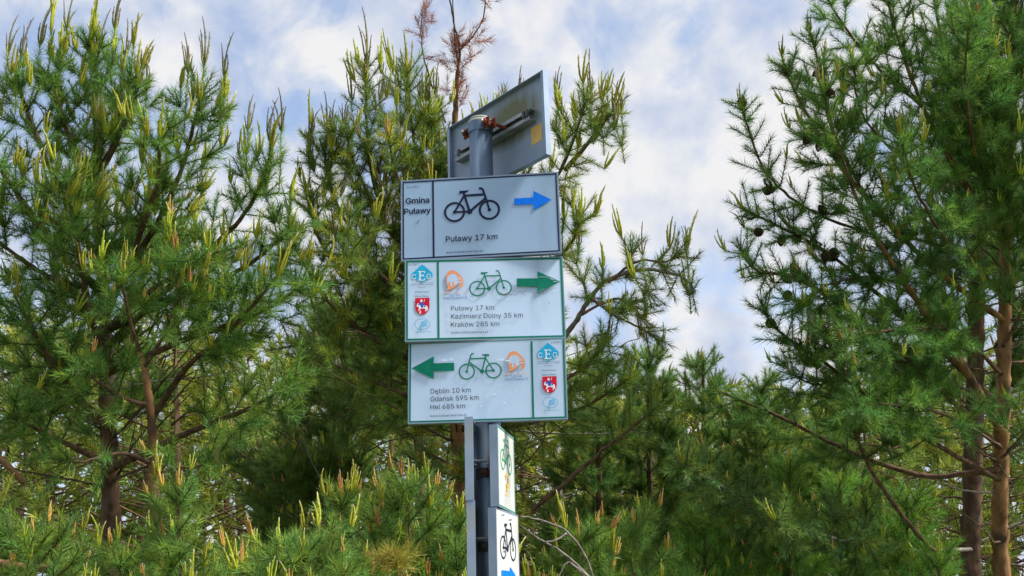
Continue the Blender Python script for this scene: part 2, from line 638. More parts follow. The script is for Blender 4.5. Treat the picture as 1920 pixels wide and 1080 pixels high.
    def bike(s, rear, front, m, sw=0.062, ring=0.06):
        a, b = s.H(*rear), s.H(*front)
        Lw = np.linalg.norm(b - a)
        e1 = (b - a) / Lw
        e2 = np.array([-e1[1], e1[0]])
        if e2[1] < 0:
            e2 = -e2
        T = lambda x, y: tuple(a + Lw * (x * e1 + y * e2))
        B = MB()

        def poly(P):
            yy = s.y()
            B.add([(T(*p)[0], yy, T(*p)[1]) for p in P], [tuple(range(len(P)))])

        def stroke(p, q, w):
            p, q = np.array(p), np.array(q)
            d = (q - p) / np.linalg.norm(q - p)
            n = np.array([-d[1], d[0]]) * w / 2
            poly([p - n, q - n, q + n, p + n])

        def disc(c, r, n=18):
            poly([(c[0] + r * math.cos(2 * math.pi * k / n), c[1] + r * math.sin(2 * math.pi * k / n)) for k in range(n)])

        def annulus(c, r1, r0, n=40):
            yy = s.y()
            v = []
            for k in range(n):
                t = 2 * math.pi * k / n
                for r in (r0, r1):
                    p = T(c[0] + r * math.cos(t), c[1] + r * math.sin(t))
                    v.append((p[0], yy, p[1]))
            B.add(v, [(2 * k, 2 * k + 1, (2 * k + 3) % (2 * n), (2 * k + 2) % (2 * n)) for k in range(n)])
        annulus((0, 0), 0.306, 0.306 - ring)
        annulus((1, 0), 0.306, 0.306 - ring)
        bb, st, ht, hl = (0.433, -0.015), (0.295, 0.493), (0.86, 0.482), (0.904, 0.361)
        stroke((0, 0), bb, sw * 0.85)
        stroke((0, 0), st, sw * 0.85)
        stroke(bb, (0.27, 0.585), sw)
        stroke((0.30, 0.482), ht, sw)
        stroke(bb, hl, sw)
        stroke((0.835, 0.63), (0.9, 0.40), sw * 0.9)
        stroke((0.9, 0.41), (1, 0), sw * 0.85)
        stroke((0.72, 0.672), (0.80, 0.672), sw)
        stroke((0.79, 0.683), (0.838, 0.62), sw * 0.9)
        disc((0, 0), 0.05)
        disc((1, 0), 0.05)
        disc(bb, 0.078)
        poly([(.152, .634), (.149, .548), (.326, .565), (.394, .592), (.436, .637)])
        return B.build('bicycle_symbol', m, s.root)


def arrow_px(x0, ytop, ybot, xh, yh0, yh1, tip, y2top=None, y2bot=None):
    y2top = ytop if y2top is None else y2top
    y2bot = ybot if y2bot is None else y2bot
    return [[(x0, ytop), (xh, y2top), (xh, y2bot), (x0, ybot)], [(xh, yh0), tip, (xh, yh1)]]


def ell(cx, cy, rx, ry, n=24, a0=0.0, a1=360.0):
    full = abs(a1 - a0) >= 360
    k = n if full else n + 1
    return [(cx + rx * math.cos(math.radians(a0 + (a1 - a0) * i / n)), cy + ry * math.sin(math.radians(a0 + (a1 - a0) * i / n))) for i in range(k)]


def ring_px(cx, cy, rx, ry, w, n=28):
    o, i = ell(cx, cy, rx, ry, n), ell(cx, cy, rx - w, ry - w, n)
    return [[o[k], o[(k + 1) % n], i[(k + 1) % n], i[k]] for k in range(n)]


def line_px(pts, w):
    out = []
    for (x0, y0), (x1, y1) in zip(pts, pts[1:]):
        d = math.hypot(x1 - x0, y1 - y0) or 1
        nx, ny = -(y1 - y0) / d * w / 2, (x1 - x0) / d * w / 2
        out.append([(x0 - nx, y0 - ny), (x1 - nx, y1 - ny), (x1 + nx, y1 + ny), (x0 + nx, y0 + ny)])
    return out


def emblems(P, ox, oy, amx, amy, code, c0, c1):
    """the narrow panel's marks, drawn at the second sign's pixels plus an offset; amx, amy move the amber mark"""
    o = lambda pts: [(x + ox, y + oy) for x, y in pts]
    tree = P.polys('spade_emblem', [o([(790.3, 495.8), (776.3, 509.6), (806.0, 508.6)]), o(ell(776.6, 517.6, 6.0, 7.4)), o(ell(805.0, 516.8, 6.0, 7.4)),
                                    o([(778, 508.8), (804, 508.4), (802.5, 526.5), (780.5, 527)]), o(ell(785.0, 522, 5.5, 6.4)), o(ell(797, 521.6, 5.5, 6.4)),
                                    o([(789, 526), (793.4, 526), (793.6, 531.6), (788.8, 531.8)])], 'ink_cyan')
    P.text('C', (771.6 + ox, 525.4 + oy), (779.8 + ox, 525 + oy), 'ink_white', parent=tree, stretch=1.05)
    # the tall serifed E in the middle
    P.polys('lettering', [o([(785.8, 510), (788.4, 510), (788.4, 527), (785.8, 527)]), o([(783.4, 509.6), (796, 509.4), (796, 511), (783.4, 511.2)]),
                          o([(783.4, 526), (796.4, 525.8), (796.4, 527.4), (783.4, 527.6)]), o([(787, 517.3), (793.6, 517.1), (793.6, 518.9), (787, 519.1)]),
                          o([(795, 509.5), (796.3, 509.5), (796.3, 513.6), (795, 513.6)]), o([(795.2, 523.4), (796.5, 523.4), (796.5, 527), (795.2, 527)]),
                          o([(792.5, 516), (793.8, 516), (793.8, 520.3), (792.5, 520.3)])], 'ink_white', tree)
    P.text('G', (799.8 + ox, 525 + oy), (808.2 + ox, 524.6 + oy), 'ink_white', parent=tree, stretch=1.05)
    P.polys('rule_line', [o([(771, 532.4), (812.6, 531.2), (812.6, 531.7), (771, 532.9)])], 'ink_faded')
    P.text('Central and Eastern European', (769.2 + ox, 536.8 + oy), (813.2 + ox, 535.5 + oy), 'ink_faded', 0.004)
    P.text('Greenways', (783.2 + ox, 541.3 + oy), (799 + ox, 540.8 + oy), 'ink_faded', 0.004)
    P.text('Gmina Puławy', (778 + ox, 550.8 + oy), (805.2 + ox, 550 + oy), 'ink_black', 0.004)
    P.text('Miasto Puławy', (778.2 + ox, 559.0 + oy), (805.4 + ox, 558.2 + oy), 'ink_black', 0.004)
    sh = P.polys('coat_of_arms', [o([(778.9, 561), (806, 560), (806.2, 578), (804.6, 584), (800.6, 589), (793, 592.2), (785.6, 589.6), (781.2, 585), (779.4, 579)])], 'ink_red')
    P.polys('emblem_detail', [o([(782.6, 574), (784, 570.6), (787.5, 571.5), (790, 574.5), (797, 574.2), (802, 575.8), (803.4, 580), (804, 586), (801.8, 582), (800.4, 585.2), (798.6, 586.6), (799, 581), (794, 580.2), (790, 580.8), (787, 584.5), (785, 584.8), (787.2, 579.5), (785, 577), (782.4, 577.4)]),
                              o(ell(791, 566, 2.2, 2.6, 10)), o([(787.4, 587.3), (790, 584), (790.8, 589.6), (788.4, 590)]), o([(795.4, 567), (796.6, 562.6), (797.4, 562.8), (796.4, 568)])], 'ink_white', sh)
    P.polys('emblem_detail', [o([(788.4, 569), (793.2, 568.4), (795.8, 572.5), (794.6, 578.5), (791.4, 579), (789.2, 575)]), o([(784.8, 572.6), (788.6, 570), (788.8, 573.4), (786, 574.8)]),
                              o([(796.4, 574.4), (799, 574.8), (798.6, 577.8), (796.2, 577.4)])], 'ink_royal', sh)
    el = P.polys('oval_emblem', [o(q) for q in ring_px(793.4, 609.6, 14.4, 10.4, 0.75)], 'ink_teal')
    P.polys('emblem_detail', [o(q) for q in line_px([(790, 623.4), (790.8, 616), (792.6, 608), (795, 604)], 1.5)] +
            [o(q) for q in line_px([(793.4, 607), (797, 606.2), (800, 606.8), (802.6, 604.6)], 1.3)] +
            [o(q) for q in line_px([(793, 610.4), (797.2, 609.4), (799.8, 610.4), (803, 608)], 1.3)] +
            [o(q) for q in line_px([(792.8, 613.6), (796.8, 612.6), (799.4, 613.4), (802, 611.6)], 1.3)] +
            [o(q) for q in line_px([(796, 604.6), (799, 603.4), (801.4, 604.2)], 1.1)], 'ink_cyan', el)
    P.polys('rule_line', [o([(780.4, 624.3), (810, 623.4), (810, 624.0), (780.4, 624.9)])], 'ink_teal')
    P.text(code, c0, c1, 'ink_black', 0.004)
    # amber trail mark
    a = lambda pts: [(x + amx, y + amy) for x, y in pts]
    blob = [(836.4, 523.4), (836.6, 519), (839, 513), (843, 509.2), (848, 508), (853.6, 509.4), (858.4, 513), (863, 517.4), (867, 522.4), (869, 528), (869.2, 534), (867.4, 539.6), (864, 543), (859.6, 544.8),
            (862.4, 540), (863.4, 534.6), (860, 533), (857.4, 536), (853, 541), (847, 544.6), (841, 546), (836.4, 545.6), (841, 542.6), (839.2, 538.6), (838.4, 534.4), (837, 529)]
    am = P.polys('amber_emblem', [a(blob)], 'ink_orange')
    P.polys('emblem_detail', [a([(838.6, 526), (840, 520.6), (844, 517), (849.6, 515.6), (855, 517), (859.4, 520.6), (860.4, 524.6), (858, 528.6), (855.6, 530.4), (849.6, 530.8), (842.6, 530.4), (839, 529)]),
                              a([(845.6, 530.4), (848, 530.6), (848.8, 538.2), (846.6, 539.6), (845.0, 538)]), a([(850.8, 530.4), (862, 529.4), (868.6, 529.6), (868.6, 530.6), (860, 532), (856.2, 535.6), (852.2, 537)]),
                              a([(836.8, 531.2), (843.6, 530.6), (843.6, 531.8), (837.2, 532.4)])], P.board, am)
    P.polys('emblem_detail', [a(ell(862.6, 524.4, 2.0, 3.2, 10)), a([(857, 519.2), (859.4, 518.4), (860.4, 521.6), (858.6, 522.4)])], 'ink_peach', am)
    P.text('BURSZTYNOWY', (828.6 + amx, 553.4 + amy), (877 + amx, 552.2 + amy), 'ink_peach', 0.004, 1.05)
    P.text('SZLAK', (843 + amx, 557.9 + amy), (864 + amx, 557.3 + amy), 'ink_slate', 0.004, 1.1)
    P.text('GREENWAYS', (832 + amx, 564.0 + amy), (875.6 + amx, 562.8 + amy), 'ink_slate', 0.004, 1.1)


# first sign
C1 = [(750, 339), (1047.5, 322), (1051, 473.5), (756, 489)]
s1 = Plate('white cycle sign with navy border and blue right arrow, topmost facing board',
           0.400, 0.215, -0.068, 0.007, 1.032, 0.006, 0.045, C1, 'board_blue_white')
s1.frame('ink_navy', 0.0028, 0.0036)
s1.divider(812.4, 400, 'ink_navy', 0.0046, 0.0064)
s1.text('26 (28C)', (760.3, 352.8), (783.8, 351.4), 'ink_faded', 0.004)
s1.text('Gmina', (759.6, 383.0), (804.8, 380.6), 'ink_navy', 0.022)
s1.text('Puławy', (757.8, 402.6), (807.6, 399.8), 'ink_navy', 0.022)
s1.bike((852.6, 398.5), (917.9, 394.2), 'ink_navy', 0.066, 0.062)
s1.polys('arrow_symbol', arrow_px(964.8, 372.8, 385.1, 1000.9, 358.4, 395.2, (1035.2, 375.3), 371, 383.6), 'ink_blue')
s1.text('Puławy 17 km', (837.2, 454.2), (933.4, 449.2), 'ink_navy', 0.008)
s1.text('www.krainarowerowa.pl', (838.3, 476.0), (906.7, 472.4), 'ink_navy', 0.004)
s1.polys('scuff_mark', line_px([(778.5, 419.8), (781.6, 418.2), (784.4, 415.4)], 0.7) + line_px([(784, 417), (787.3, 413.4)], 1.3) + [ell(783.6, 420.4, 1.4, 0.8, 8)] +
         line_px([(997.5, 398), (998, 402.5)], 0.8), 'scratch')

# second sign
C2 = [(758, 488), (1056, 482), (1059, 633.5), (763, 641)]
s2 = Plate('white cycle sign with green border and green right arrow, middle facing board',
           0.391, 0.208, 0.025, 0.005, 0.815, 0.010, 0.0475, C2, 'board_white')
s2.frame('ink_green', 0.0018, 0.0044)
s2.divider(822.4, 560, 'ink_green', 0.0046, 0.0062)
emblems(s2, 0, 0, 0, 0, '24(28C)', (763.6, 499.4), (785, 498.6))
s2.bike((895.5, 543.4), (945.4, 541.8), 'ink_green', 0.052, 0.05)
s2.polys('arrow_symbol', arrow_px(969.5, 524.4, 539.8, 1008.4, 510.3, 552.7, (1051.2, 530.3), 523.8, 539.2), 'ink_green')
s2.text('Puławy 17 km', (846.8, 585.0), (927.6, 583.2), 'ink_black', 0.004)
s2.text('Kazimierz Dolny 35 km', (846.9, 600.2), (980.6, 597.4), 'ink_black', 0.004)
s2.text('Kraków 285 km', (847.1, 615.4), (937, 613.3), 'ink_black', 0.004)
s2.text('www.krainarowerowa.pl', (847.2, 627.8), (916, 626), 'ink_black', 0.004)
s2.polys('scratch_mark', line_px([(929, 576.5), (943.8, 557.6)], 0.45) + line_px([(938, 549.2), (943, 555), (950, 552.6), (957, 555.6), (963.6, 553.4), (968, 556.4), (970, 552.4), (976, 551.4), (981, 552), (985, 556)], 0.7) +
         line_px([(981, 551), (991.6, 543)], 0.5) + line_px([(1019.5, 551.3), (1020.5, 553)], 0.9) + line_px([(1024.3, 547.8), (1025.3, 550.2)], 0.9) + line_px([(1028.6, 568), (1030.2, 572)], 1.0) +
         line_px([(1004, 552.6), (1050, 551.5)], 0.25), 'scratch')
s2.polys('rust_mark', line_px([(941.5, 550), (944.5, 554.5), (952, 554.8), (961, 554)], 0.5), 'rust_mark')
s2.polys('chipped_paint', line_px([(1000, 525), (1012, 521.6), (1026, 521.4), (1036, 527)], 0.4) + line_px([(1038, 529.6), (1041, 531.4), (1045, 529.2), (1047, 531)], 0.8) +
         line_px([(1033, 524.4), (1040, 527.4)], 0.7) + line_px([(1010, 550.2), (1022, 543)], 0.35), 'scuff')

# third sign
C3 = [(766, 644), (1060, 633), (1062, 786), (768, 793)]
s3 = Plate('white cycle sign with green left arrow, lowest of the facing boards',
           0.382, 0.199, -0.062, -0.005, 0.609, 0.016, 0.0455, C3, 'board_white')
s3.frame('ink_green', 0.0020, 0.0038, 0.0014)
s3.divider(997.3, 710, 'ink_green', 0.0046, 0.0058)
emblems(s3, 236.9, 146.4, 114.2, 151.4, '23(28C)', (1033.4, 644.6), (1052.8, 643.7))
s3.bike((924.5, 696.1), (874.6, 698.2), 'ink_green', 0.052, 0.05)
s3.polys('arrow_symbol', arrow_px(851.1, 681.4, 696.8, 813.2, 669.6, 711.6, (772.3, 692.2), 682.6, 697.8), 'ink_green')
s3.text('Dęblin 10 km', (808.4, 739.0), (882, 736.6), 'ink_black', 0.004)
s3.text('Gdańsk 595 km', (808.3, 753.4), (897, 750.4), 'ink_black', 0.004)
s3.text('Hel 685 km', (808.4, 767.9), (872, 765.9), 'ink_black', 0.004)
s3.text('www.krainarowerowa.pl', (808.1, 782.2), (875, 780.2), 'ink_black', 0.004)
_r = np.random.default_rng(5)
s3.polys('scuff_mark', [ell(x, y, a, b, 9) for x, y, a, b in ((834, 677, 6, 2.4), (846, 675.5, 4, 2), (938, 676, 8, 2), (951, 678, 5, 1.6), (912, 745, 3.4, 2), (925, 741, 4.4, 2.2), (945, 756.5, 3, 2.2),
                                                               (902, 762.6, 2.6, 1.6), (938, 725.6, 1.8, 1.8), (966, 734, 1.3, 1.3), (979, 731, 1.6, 1.2), (955, 739, 1.2, 2), (967, 760, 1.2, 2))], 'scuff')

# right-hand pair, left-hand pair, the plate at the top seen from behind
C5 = [(932, 797), (962, 822), (963.5, 963), (934, 947)]
s5 = Plate('narrow-looking white side sign with green bicycle, turned right below the facing boards',
           0.196, 0.186, 1.383, -0.001, 0.393, -0.019, 0.060, C5, 'board_ivory', depth=0.019)
s5.frame('ink_green_light', 0.0016, 0.0024)
s5.bike((941.3, 862.0), (953.8, 872.4), 'ink_green_light', 0.05, 0.045)
s5.polys('amber_emblem', [[(944.4, 892.5), (947.4, 886), (950.4, 893.5)], [(945.6, 893), (947.0, 893), (946.4, 899), (945.4, 899)], [(948.4, 894), (950.2, 896), (951.2, 906), (949.8, 908), (949.6, 900)],
                          [(946.6, 906), (951.4, 908), (951.2, 914), (949.6, 921), (946.4, 921.5), (947.6, 914)]], 'ink_amber')
s5.polys('faded_lettering', [[(944.8, 923.4), (951, 927.4), (951, 928.6), (944.8, 924.6)], [(945.2, 926), (950.2, 929.2), (950.2, 930), (945.2, 926.8)]], 'ink_amber')

C6 = [(931, 955.5), (970.5, 968.5), (972.5, 1113), (932, 1106)]
s6 = Plate('white side sign with black bicycle and blue arrow, turned right at the bottom edge',
           0.198, 0.192, 1.318, 0.0, 0.199, -0.019, 0.062, C6, 'board_ivory', depth=0.019)
s6.frame('ink_faded', 0.0010, 0.0008)
s6.bike((942.8, 1023.2), (960.4, 1027.6), 'ink_black', 0.062, 0.05)
s6.polys('arrow_symbol', arrow_px(939.0, 1062.8, 1076.2, 954.2, 1057, 1083.5, (964.4, 1073.4), 1065, 1079), 'ink_blue')
s6.polys('stain_mark', [ell(945, 1030, 2.4, 1.6, 10), ell(956, 975, 3.2, 0.8, 10), ell(943, 967, 3, 0.7, 10)], 'scratch')

s7 = Plate('grey sign edge-on to the viewer, upper left of the post below the facing boards',
           0.196, 0.190, math.radians(-91.3), 0.0, 0.410, 0.030, 0.0355, None, 'sheet_back', depth=0.019)
s8 = Plate('grey sign edge-on to the viewer, lower left of the post at the bottom edge',
           0.196, 0.196, math.radians(-90.8), 0.0, 0.215, 0.028, 0.0345, None, 'sheet_back', depth=0.019)

C4 = [(838, 243), (1018, 128), (1023, 290), (843, 398)]
s4 = Plate('grey sign back with algae and yellow sticker, angled at the post top',
           0.420, 0.232, -0.896, 0.013, 1.280, -0.011, -0.076, C4, 'sheet_algae', flip=True)

def project(p):
    d = np.asarray(p, float) - CAMP
    z = d @ FWD
    return 960 + F * (d @ RIGHT) / z, 540 - F * (d @ UP) / z


def post_z(py):
    lo, hi = 0.0, 4.0
    for _ in range(50):
        md = (lo + hi) / 2
        if project((post_x(md), PY, md))[1] > py:
            lo = md
        else:
            hi = md
    return lo


# sticker and bracket rail on the back of the top sign (local -y faces the post)
def back_poly(P, name, pts, m):
    b = MB()
    b.add([(x, -0.0016 - 0.0005, z) for x, z in pts] + [(x, -0.0016 - 0.0001, z) for x, z in pts],
          [tuple(range(len(pts))), tuple(range(len(pts), 2 * len(pts)))[::-1]] + [(i, (i + 1) % len(pts), len(pts) + (i + 1) % len(pts), len(pts) + i) for i in range(len(pts))])
    return b.build(name, m, P.root)


back_poly(s4, 'sticker', [(0.139, -0.064), (0.182, -0.064), (0.182, -0.016), (0.139, -0.016)], 'sticker')
rl = MB()
rz = 0.012
rl.box(-0.165, 0.160, -0.0046, -0.0016, rz - 0.016, rz + 0.016)
rl.box(-0.165, 0.160, -0.024, -0.0046, rz - 0.016, rz - 0.0135)
rl.box(-0.165, 0.160, -0.024, -0.0046, rz + 0.0135, rz + 0.016)
rl.box(-0.165, 0.160, -0.024, -0.0215, rz - 0.0135, rz - 0.006)
rl.box(-0.165, 0.160, -0.024, -0.0215, rz + 0.006, rz + 0.0135)
rail = rl.build('mounting_rail', 'rail_zinc', s4.root)
for xx in (0.136, 0.150, -0.150):
    e_ = MB()
    e_.box(xx, xx + 0.009, -0.029, -0.0245, rz - 0.006, rz + 0.012)
    e_.build('rail_clip', 'black_rail', rail)
pxl = 0.0155                          # post axis in the plate's local x
for sx in (-1, 1):
    bo = MB()
    x = pxl + sx * 0.043
    bo.cyl((x, -0.098, rz), (x, -0.020, rz), 0.0045, n=10)
    bo.cyl((x, -0.094, rz), (x, -0.086, rz), 0.0085, n=6)
    b_ = bo.build('bolt', 'rust', s4.root)
    er = MB()
    er.box(x - 0.011 if sx > 0 else x - 0.012, x + 0.012 if sx > 0 else x + 0.011, -0.0855, -0.0815, rz - 0.013, rz + 0.013)
    er.box(x - 0.011 if sx > 0 else x - 0.012, x + 0.012 if sx > 0 else x + 0.011, -0.0655, -0.0615, rz - 0.013, rz + 0.013)
    er.build('clamp_ear', 'rust', s4.root)
    nt = MB()
    nt.cyl((x, -0.103, rz), (x, -0.098, rz), 0.0050, n=8)
    nt.build('bolt_tip', 'bolt_zinc', b_)
# the clamp band round the post
cb = MB()
n_ = 28
v_, f_ = [], []
for k in range(n_):
    a = 2 * math.pi * k / n_
    for r in (0.0306, 0.0332):
        for zz in (rz - 0.014, rz + 0.014):
            v_.append((pxl + r * math.cos(a), -0.0705 + r * math.sin(a), zz))
for k in range(n_):
    a, b = 4 * k, 4 * ((k + 1) % n_)
    f_ += [(a + 2, b + 2, b + 3, a + 3), (a, a + 1, b + 1, b), (a + 1, a + 3, b + 3, b + 1), (a, b, b + 2, a + 2)]
cb.add(v_, f_)
cb.build('clamp_band', 'galvanised', s4.root)

# post
zt = post_z(226)
post = empty('signpost', (PX + LEAN0, PY, 0), 'grey galvanised steel post carrying all the cycle signs', 'post')
post.rotation_euler = (0, LEAN, 0)
pm = MB()
pm.cyl((0, 0, -0.3), (0, 0, zt - 0.012), 0.0302, n=40)
pm.build('pole', 'galvanised', post, True)
pc = MB()
pc.cyl((0, 0, zt - 0.030), (0, 0, zt - 0.004), 0.0322, n=32)
pc.cyl((0, 0, zt - 0.004), (0, 0, zt + 0.004), 0.0322, 0.027, n=32)
pc.build('cap', 'pole_cap', post, True)


def clamp(P, zoff, band=True, boltm='dark_clamp'):
    """band + rail + bolt behind a plate, children of the plate; zoff is the height in the plate's own frame"""
    inv = P.root.matrix_world.inverted()
    c = inv @ Vector((post_x(P.root.location.z), PY, P.root.location.z))
    b = MB()
    n_ = 24
    v_, f_ = [], []
    for k in range(n_):
        a = 2 * math.pi * k / n_
        for r in (0.0306, 0.0330):
            for zz in (zoff - 0.012, zoff + 0.012):
                v_.append((c.x + r * math.cos(a), c.y + r * math.sin(a), zz))
    for k in range(n_):
        a, d = 4 * k, 4 * ((k + 1) % n_)
        f_ += [(a + 2, d + 2, d + 3, a + 3), (a, a + 1, d + 1, d), (a + 1, a + 3, d + 3, d + 1), (a, d, d + 2, a + 2)]
    b.add(v_, f_)
    if band:
        b.build('clamp_band', 'dark_clamp', P.root)
    r = MB()
    ww = P.w * 0.42
    r.box(-ww, ww, 0.0018, 0.0105, zoff - 0.010, zoff + 0.010)
    r.build('mounting_rail', 'black_rail', P.root)
    for sx in (-1, 1):
        q = MB()
        q.cyl((c.x + sx * 0.040, 0.0105, zoff), (c.x + sx * 0.040, c.y + 0.012, zoff), 0.004, n=8)
        bt = q.build('bolt', boltm, P.root)
        q = MB()
        q.box(c.x + sx * 0.040 - 0.009, c.x + sx * 0.040 + 0.009, c.y - 0.004, c.y, zoff - 0.010, zoff + 0.010)
        q.build('clamp_ear', boltm, bt)


for P_, zo, bd, bm in ((s1, 0.0, True, 'dark_clamp'), (s2, 0.004, True, 'dark_clamp'), (s3, -0.004, True, 'dark_clamp'), (s5, -0.004, True, 'rust'), (s6, 0.018, True, 'dark_clamp'),
                       (s7, 0.006, False, 'rail_zinc'), (s8, 0.020, False, 'rail_zinc')):
    clamp(P_, zo, bd, bm)

# ------------------------------------------------------------------ ground
gm = MB()
gn = 40
gv = [((i / gn - 0.5) * 600, (j / gn - 0.2) * 600, 0.0) for j in range(gn + 1) for i in range(gn + 1)]
gm.add(gv, [(j * (gn + 1) + i, j * (gn + 1) + i + 1, (j + 1) * (gn + 1) + i + 1, (j + 1) * (gn + 1) + i) for j in range(gn) for i in range(gn)])
tag(gm.build('ground', 'ground_soil'), kind='structure')

# ------------------------------------------------------------------ pines


def unit(v):
    return v / (np.linalg.norm(v) + 1e-12)


def tube(pts, radii, sides=10, sub=4, rng=None, wob=0.0, rough=0.0):
    """smooth tapered tube through pts -> verts, tris"""
    pts = np.asarray(pts, float)
    radii = np.asarray(radii, float)
    n = len(pts)
    P, R = [], []
    for i in range(n - 1):
        p0, p1, p2, p3 = pts[max(i - 1, 0)], pts[i], pts[i + 1], pts[min(i + 2, n - 1)]
        for k in range(sub):
            t = k / sub
            P.append(0.5 * ((2 * p1) + (-p0 + p2) * t + (2 * p0 - 5 * p1 + 4 * p2 - p3) * t * t + (-p0 + 3 * p1 - 3 * p2 + p3) * t ** 3))
            R.append(radii[i] * (1 - t) + radii[i + 1] * t)
    P.append(pts[-1])
    R.append(radii[-1])
    P, R = np.array(P), np.array(R)
    if rng is not None and wob:
        P[1:-1] += rng.normal(0, wob, P[1:-1].shape)
        R = R * (1 + rng.normal(0, 0.06, len(R)))
    T = np.gradient(P, axis=0)
    T /= np.linalg.norm(T, axis=1, keepdims=True)
    ref = np.array([0.31, 0.87, 0.38])
    A = np.cross(T, ref)
    A /= np.linalg.norm(A, axis=1, keepdims=True)
    B = np.cross(T, A)
    th = np.arange(sides) * 2 * math.pi / sides
    V = P[:, None] + R[:, None, None] * (np.cos(th)[None, :, None] * A[:, None] + np.sin(th)[None, :, None] * B[:, None])
    if rough and rng is not None:
        V = P[:, None] + (V - P[:, None]) * (1 + rng.normal(0, rough, V.shape[:2]))[..., None]
    m = len(P)
    V = np.concatenate([V.reshape(-1, 3), P[:1], P[-1:]])
    tr = []
    for i in range(m - 1):
        for k in range(sides):
            a, b = i * sides + k, i * sides + (k + 1) % sides
            tr += [(a, b, b + sides), (a, b + sides, a + sides)]
    e0, e1 = m * sides, m * sides + 1
    for k in range(sides):
        tr.append((e0, (k + 1) % sides, k))
        tr.append((e1, (m - 1) * sides + k, (m - 1) * sides + (k + 1) % sides))
    return V, np.array(tr), P


# candle clusters: a few shared meshes; kinds: yellow-green shoots, tan pollen shoots, slim grey shoots
def candle_mesh(kind, rng):
    V, T, C = [], [], []
    base = 0
    nlat = {0: rng.integers(2, 5), 1: rng.integers(2, 4), 2: rng.integers(2, 5)}[kind]
    items = [(0.0, 0.0, 1.0)]
    a0 = rng.uniform(0, 6.28)
    for k in range(nlat):
        items.append((a0 + k * 6.283 / nlat + rng.uniform(-.4, .4), rng.uniform(.06, .30), rng.uniform(.35, .85)))
    for az, tilt, ln in items:
        rad = {0: .040, 1: .055, 2: .028}[kind] * (0.85 if ln < 1 else 1)
        bend = rng.uniform(.03, .30 if kind != 1 else .08)
        baz = rng.normal(0, .9)
        o = np.array([math.cos(az), math.sin(az), 0.0])
        bd = np.array([math.cos(baz), math.sin(baz), 0.0])
        ts = np.array([0, .12, .3, .5, .7, .86, .96, 1.0])
        pr = np.array([.55, .95, 1.0, .85, .68, .55, .45, .12]) * rad
        ctr = []
        for t in ts:
            p = o * (0.05 * min(1, t * 4) * (tilt > 0) + math.sin(tilt) * ln * t * (1 - .45 * t)) + np.array([0, 0, 1.0]) * ln * t * math.cos(tilt * (1 - t))
            p = p + bd * bend * ln * t * t * t
            ctr.append(p)
        ctr = np.array(ctr)
        ns = 6
        for i, p in enumerate(ctr):
            for k in range(ns):
                th = 2 * math.pi * (k + .5 * (i % 2)) / ns
                V.append(p + pr[i] * (1 + rng.uniform(-.12, .12)) * np.array([math.cos(th), math.sin(th), 0]))
                t = ts[i]
                if kind == 0:
                    c = np.array([.44, .46, .02]) * (1 - t) + np.array([.50, .52, .08]) * t
                    if t > .9:
                        c = np.array([.66, .62, .36])
                elif kind == 1:
                    c = np.array([.58, .31, .05]) * (1 - t) + np.array([.58, .40, .12]) * t
                    if t > .9:
                        c = np.array([.42, .30, .20])
                else:
                    c = np.array([.24, .25, .055]) * (1 - t) + np.array([.22, .17, .12]) * t
                C.append(c * rng.uniform(.85, 1.12))
        for i in range(len(ts) - 1):
            for k in range(ns):
                a, b = base + i * ns + k, base + i * ns + (k + 1) % ns
                T += [(a, b, b + ns), (a, b + ns, a + ns)]
        base = len(V)
        # young needle sheaths along the candle
        nsp = int({0: 30, 1: 22, 2: 22}[kind] * ln)
        for q in range(nsp):
            t = rng.uniform(.05, .86)
            i = min(np.searchsorted(ts, t) - 1, len(ts) - 2)
            f = (t - ts[i]) / (ts[i + 1] - ts[i])
            p = ctr[i] * (1 - f) + ctr[i + 1] * f
            th = rng.uniform(0, 6.28)
            rd = np.array([math.cos(th), math.sin(th), 0])
            sd = np.array([-math.sin(th), math.cos(th), 0])
            L_ = rng.uniform(.04, .085) * (.8 if kind == 2 else 1)
            r0 = rad * .75
            V += [p + rd * r0 - sd * .014, p + rd * r0 + sd * .014, p + rd * (r0 + L_ * .42) + np.array([0, 0, L_])]
            c = (np.array([.48, .54, .04]) if kind == 0 else np.array([.58, .36, .08]) if kind == 1 else np.array([.24, .23, .09])) * rng.uniform(.8, 1.25)
            C += [c * .9, c * .9, c * 1.1]
            T.append((base, base + 1, base + 2))
            base += 3
    me = trimesh('candle_cluster', np.array(V), np.array(T), np.array(C))
    me.materials.append(MATS['candle'])
    return me


_cr_ = np.random.default_rng(77)
CANDLES = {k: [candle_mesh(k, _cr_) for _ in range(7)] for k in (0, 1, 2)}


def cone_mesh():
    rng = np.random.default_rng(3)
    V, T = [], []
    base = 0
    for i in range(7):
        t = i / 6
        r = 0.5 * math.sin(math.pi * (0.18 + 0.78 * t)) ** .8
        for k in range(8):
            a = 2 * math.pi * (k + .5 * (i % 2)) / 8
            o = np.array([math.cos(a), math.sin(a), 0])
            s_ = np.array([-math.sin(a), math.cos(a), 0]) * .22
            p = o * r * .45 + np.array([0, 0, t * 1.25])
            q = o * r * 1.12 + np.array([0, 0, t * 1.25 - .10 + .16 * t])
            V += [p - s_ * .6, p + s_ * .6, q + s_, q - s_, q * 1.0 + np.array([0, 0, .10]) - o * .05]
            T += [(base, base + 1, base + 2), (base, base + 2, base + 3), (base + 3, base + 2, base + 4)]
            base += 5
    me = trimesh('cone', np.array(V), np.array(T))
    me.materials.append(MATS['cone_scale'])
    return me


CONE = cone_mesh()
NEEDLE_TOTAL = [0]


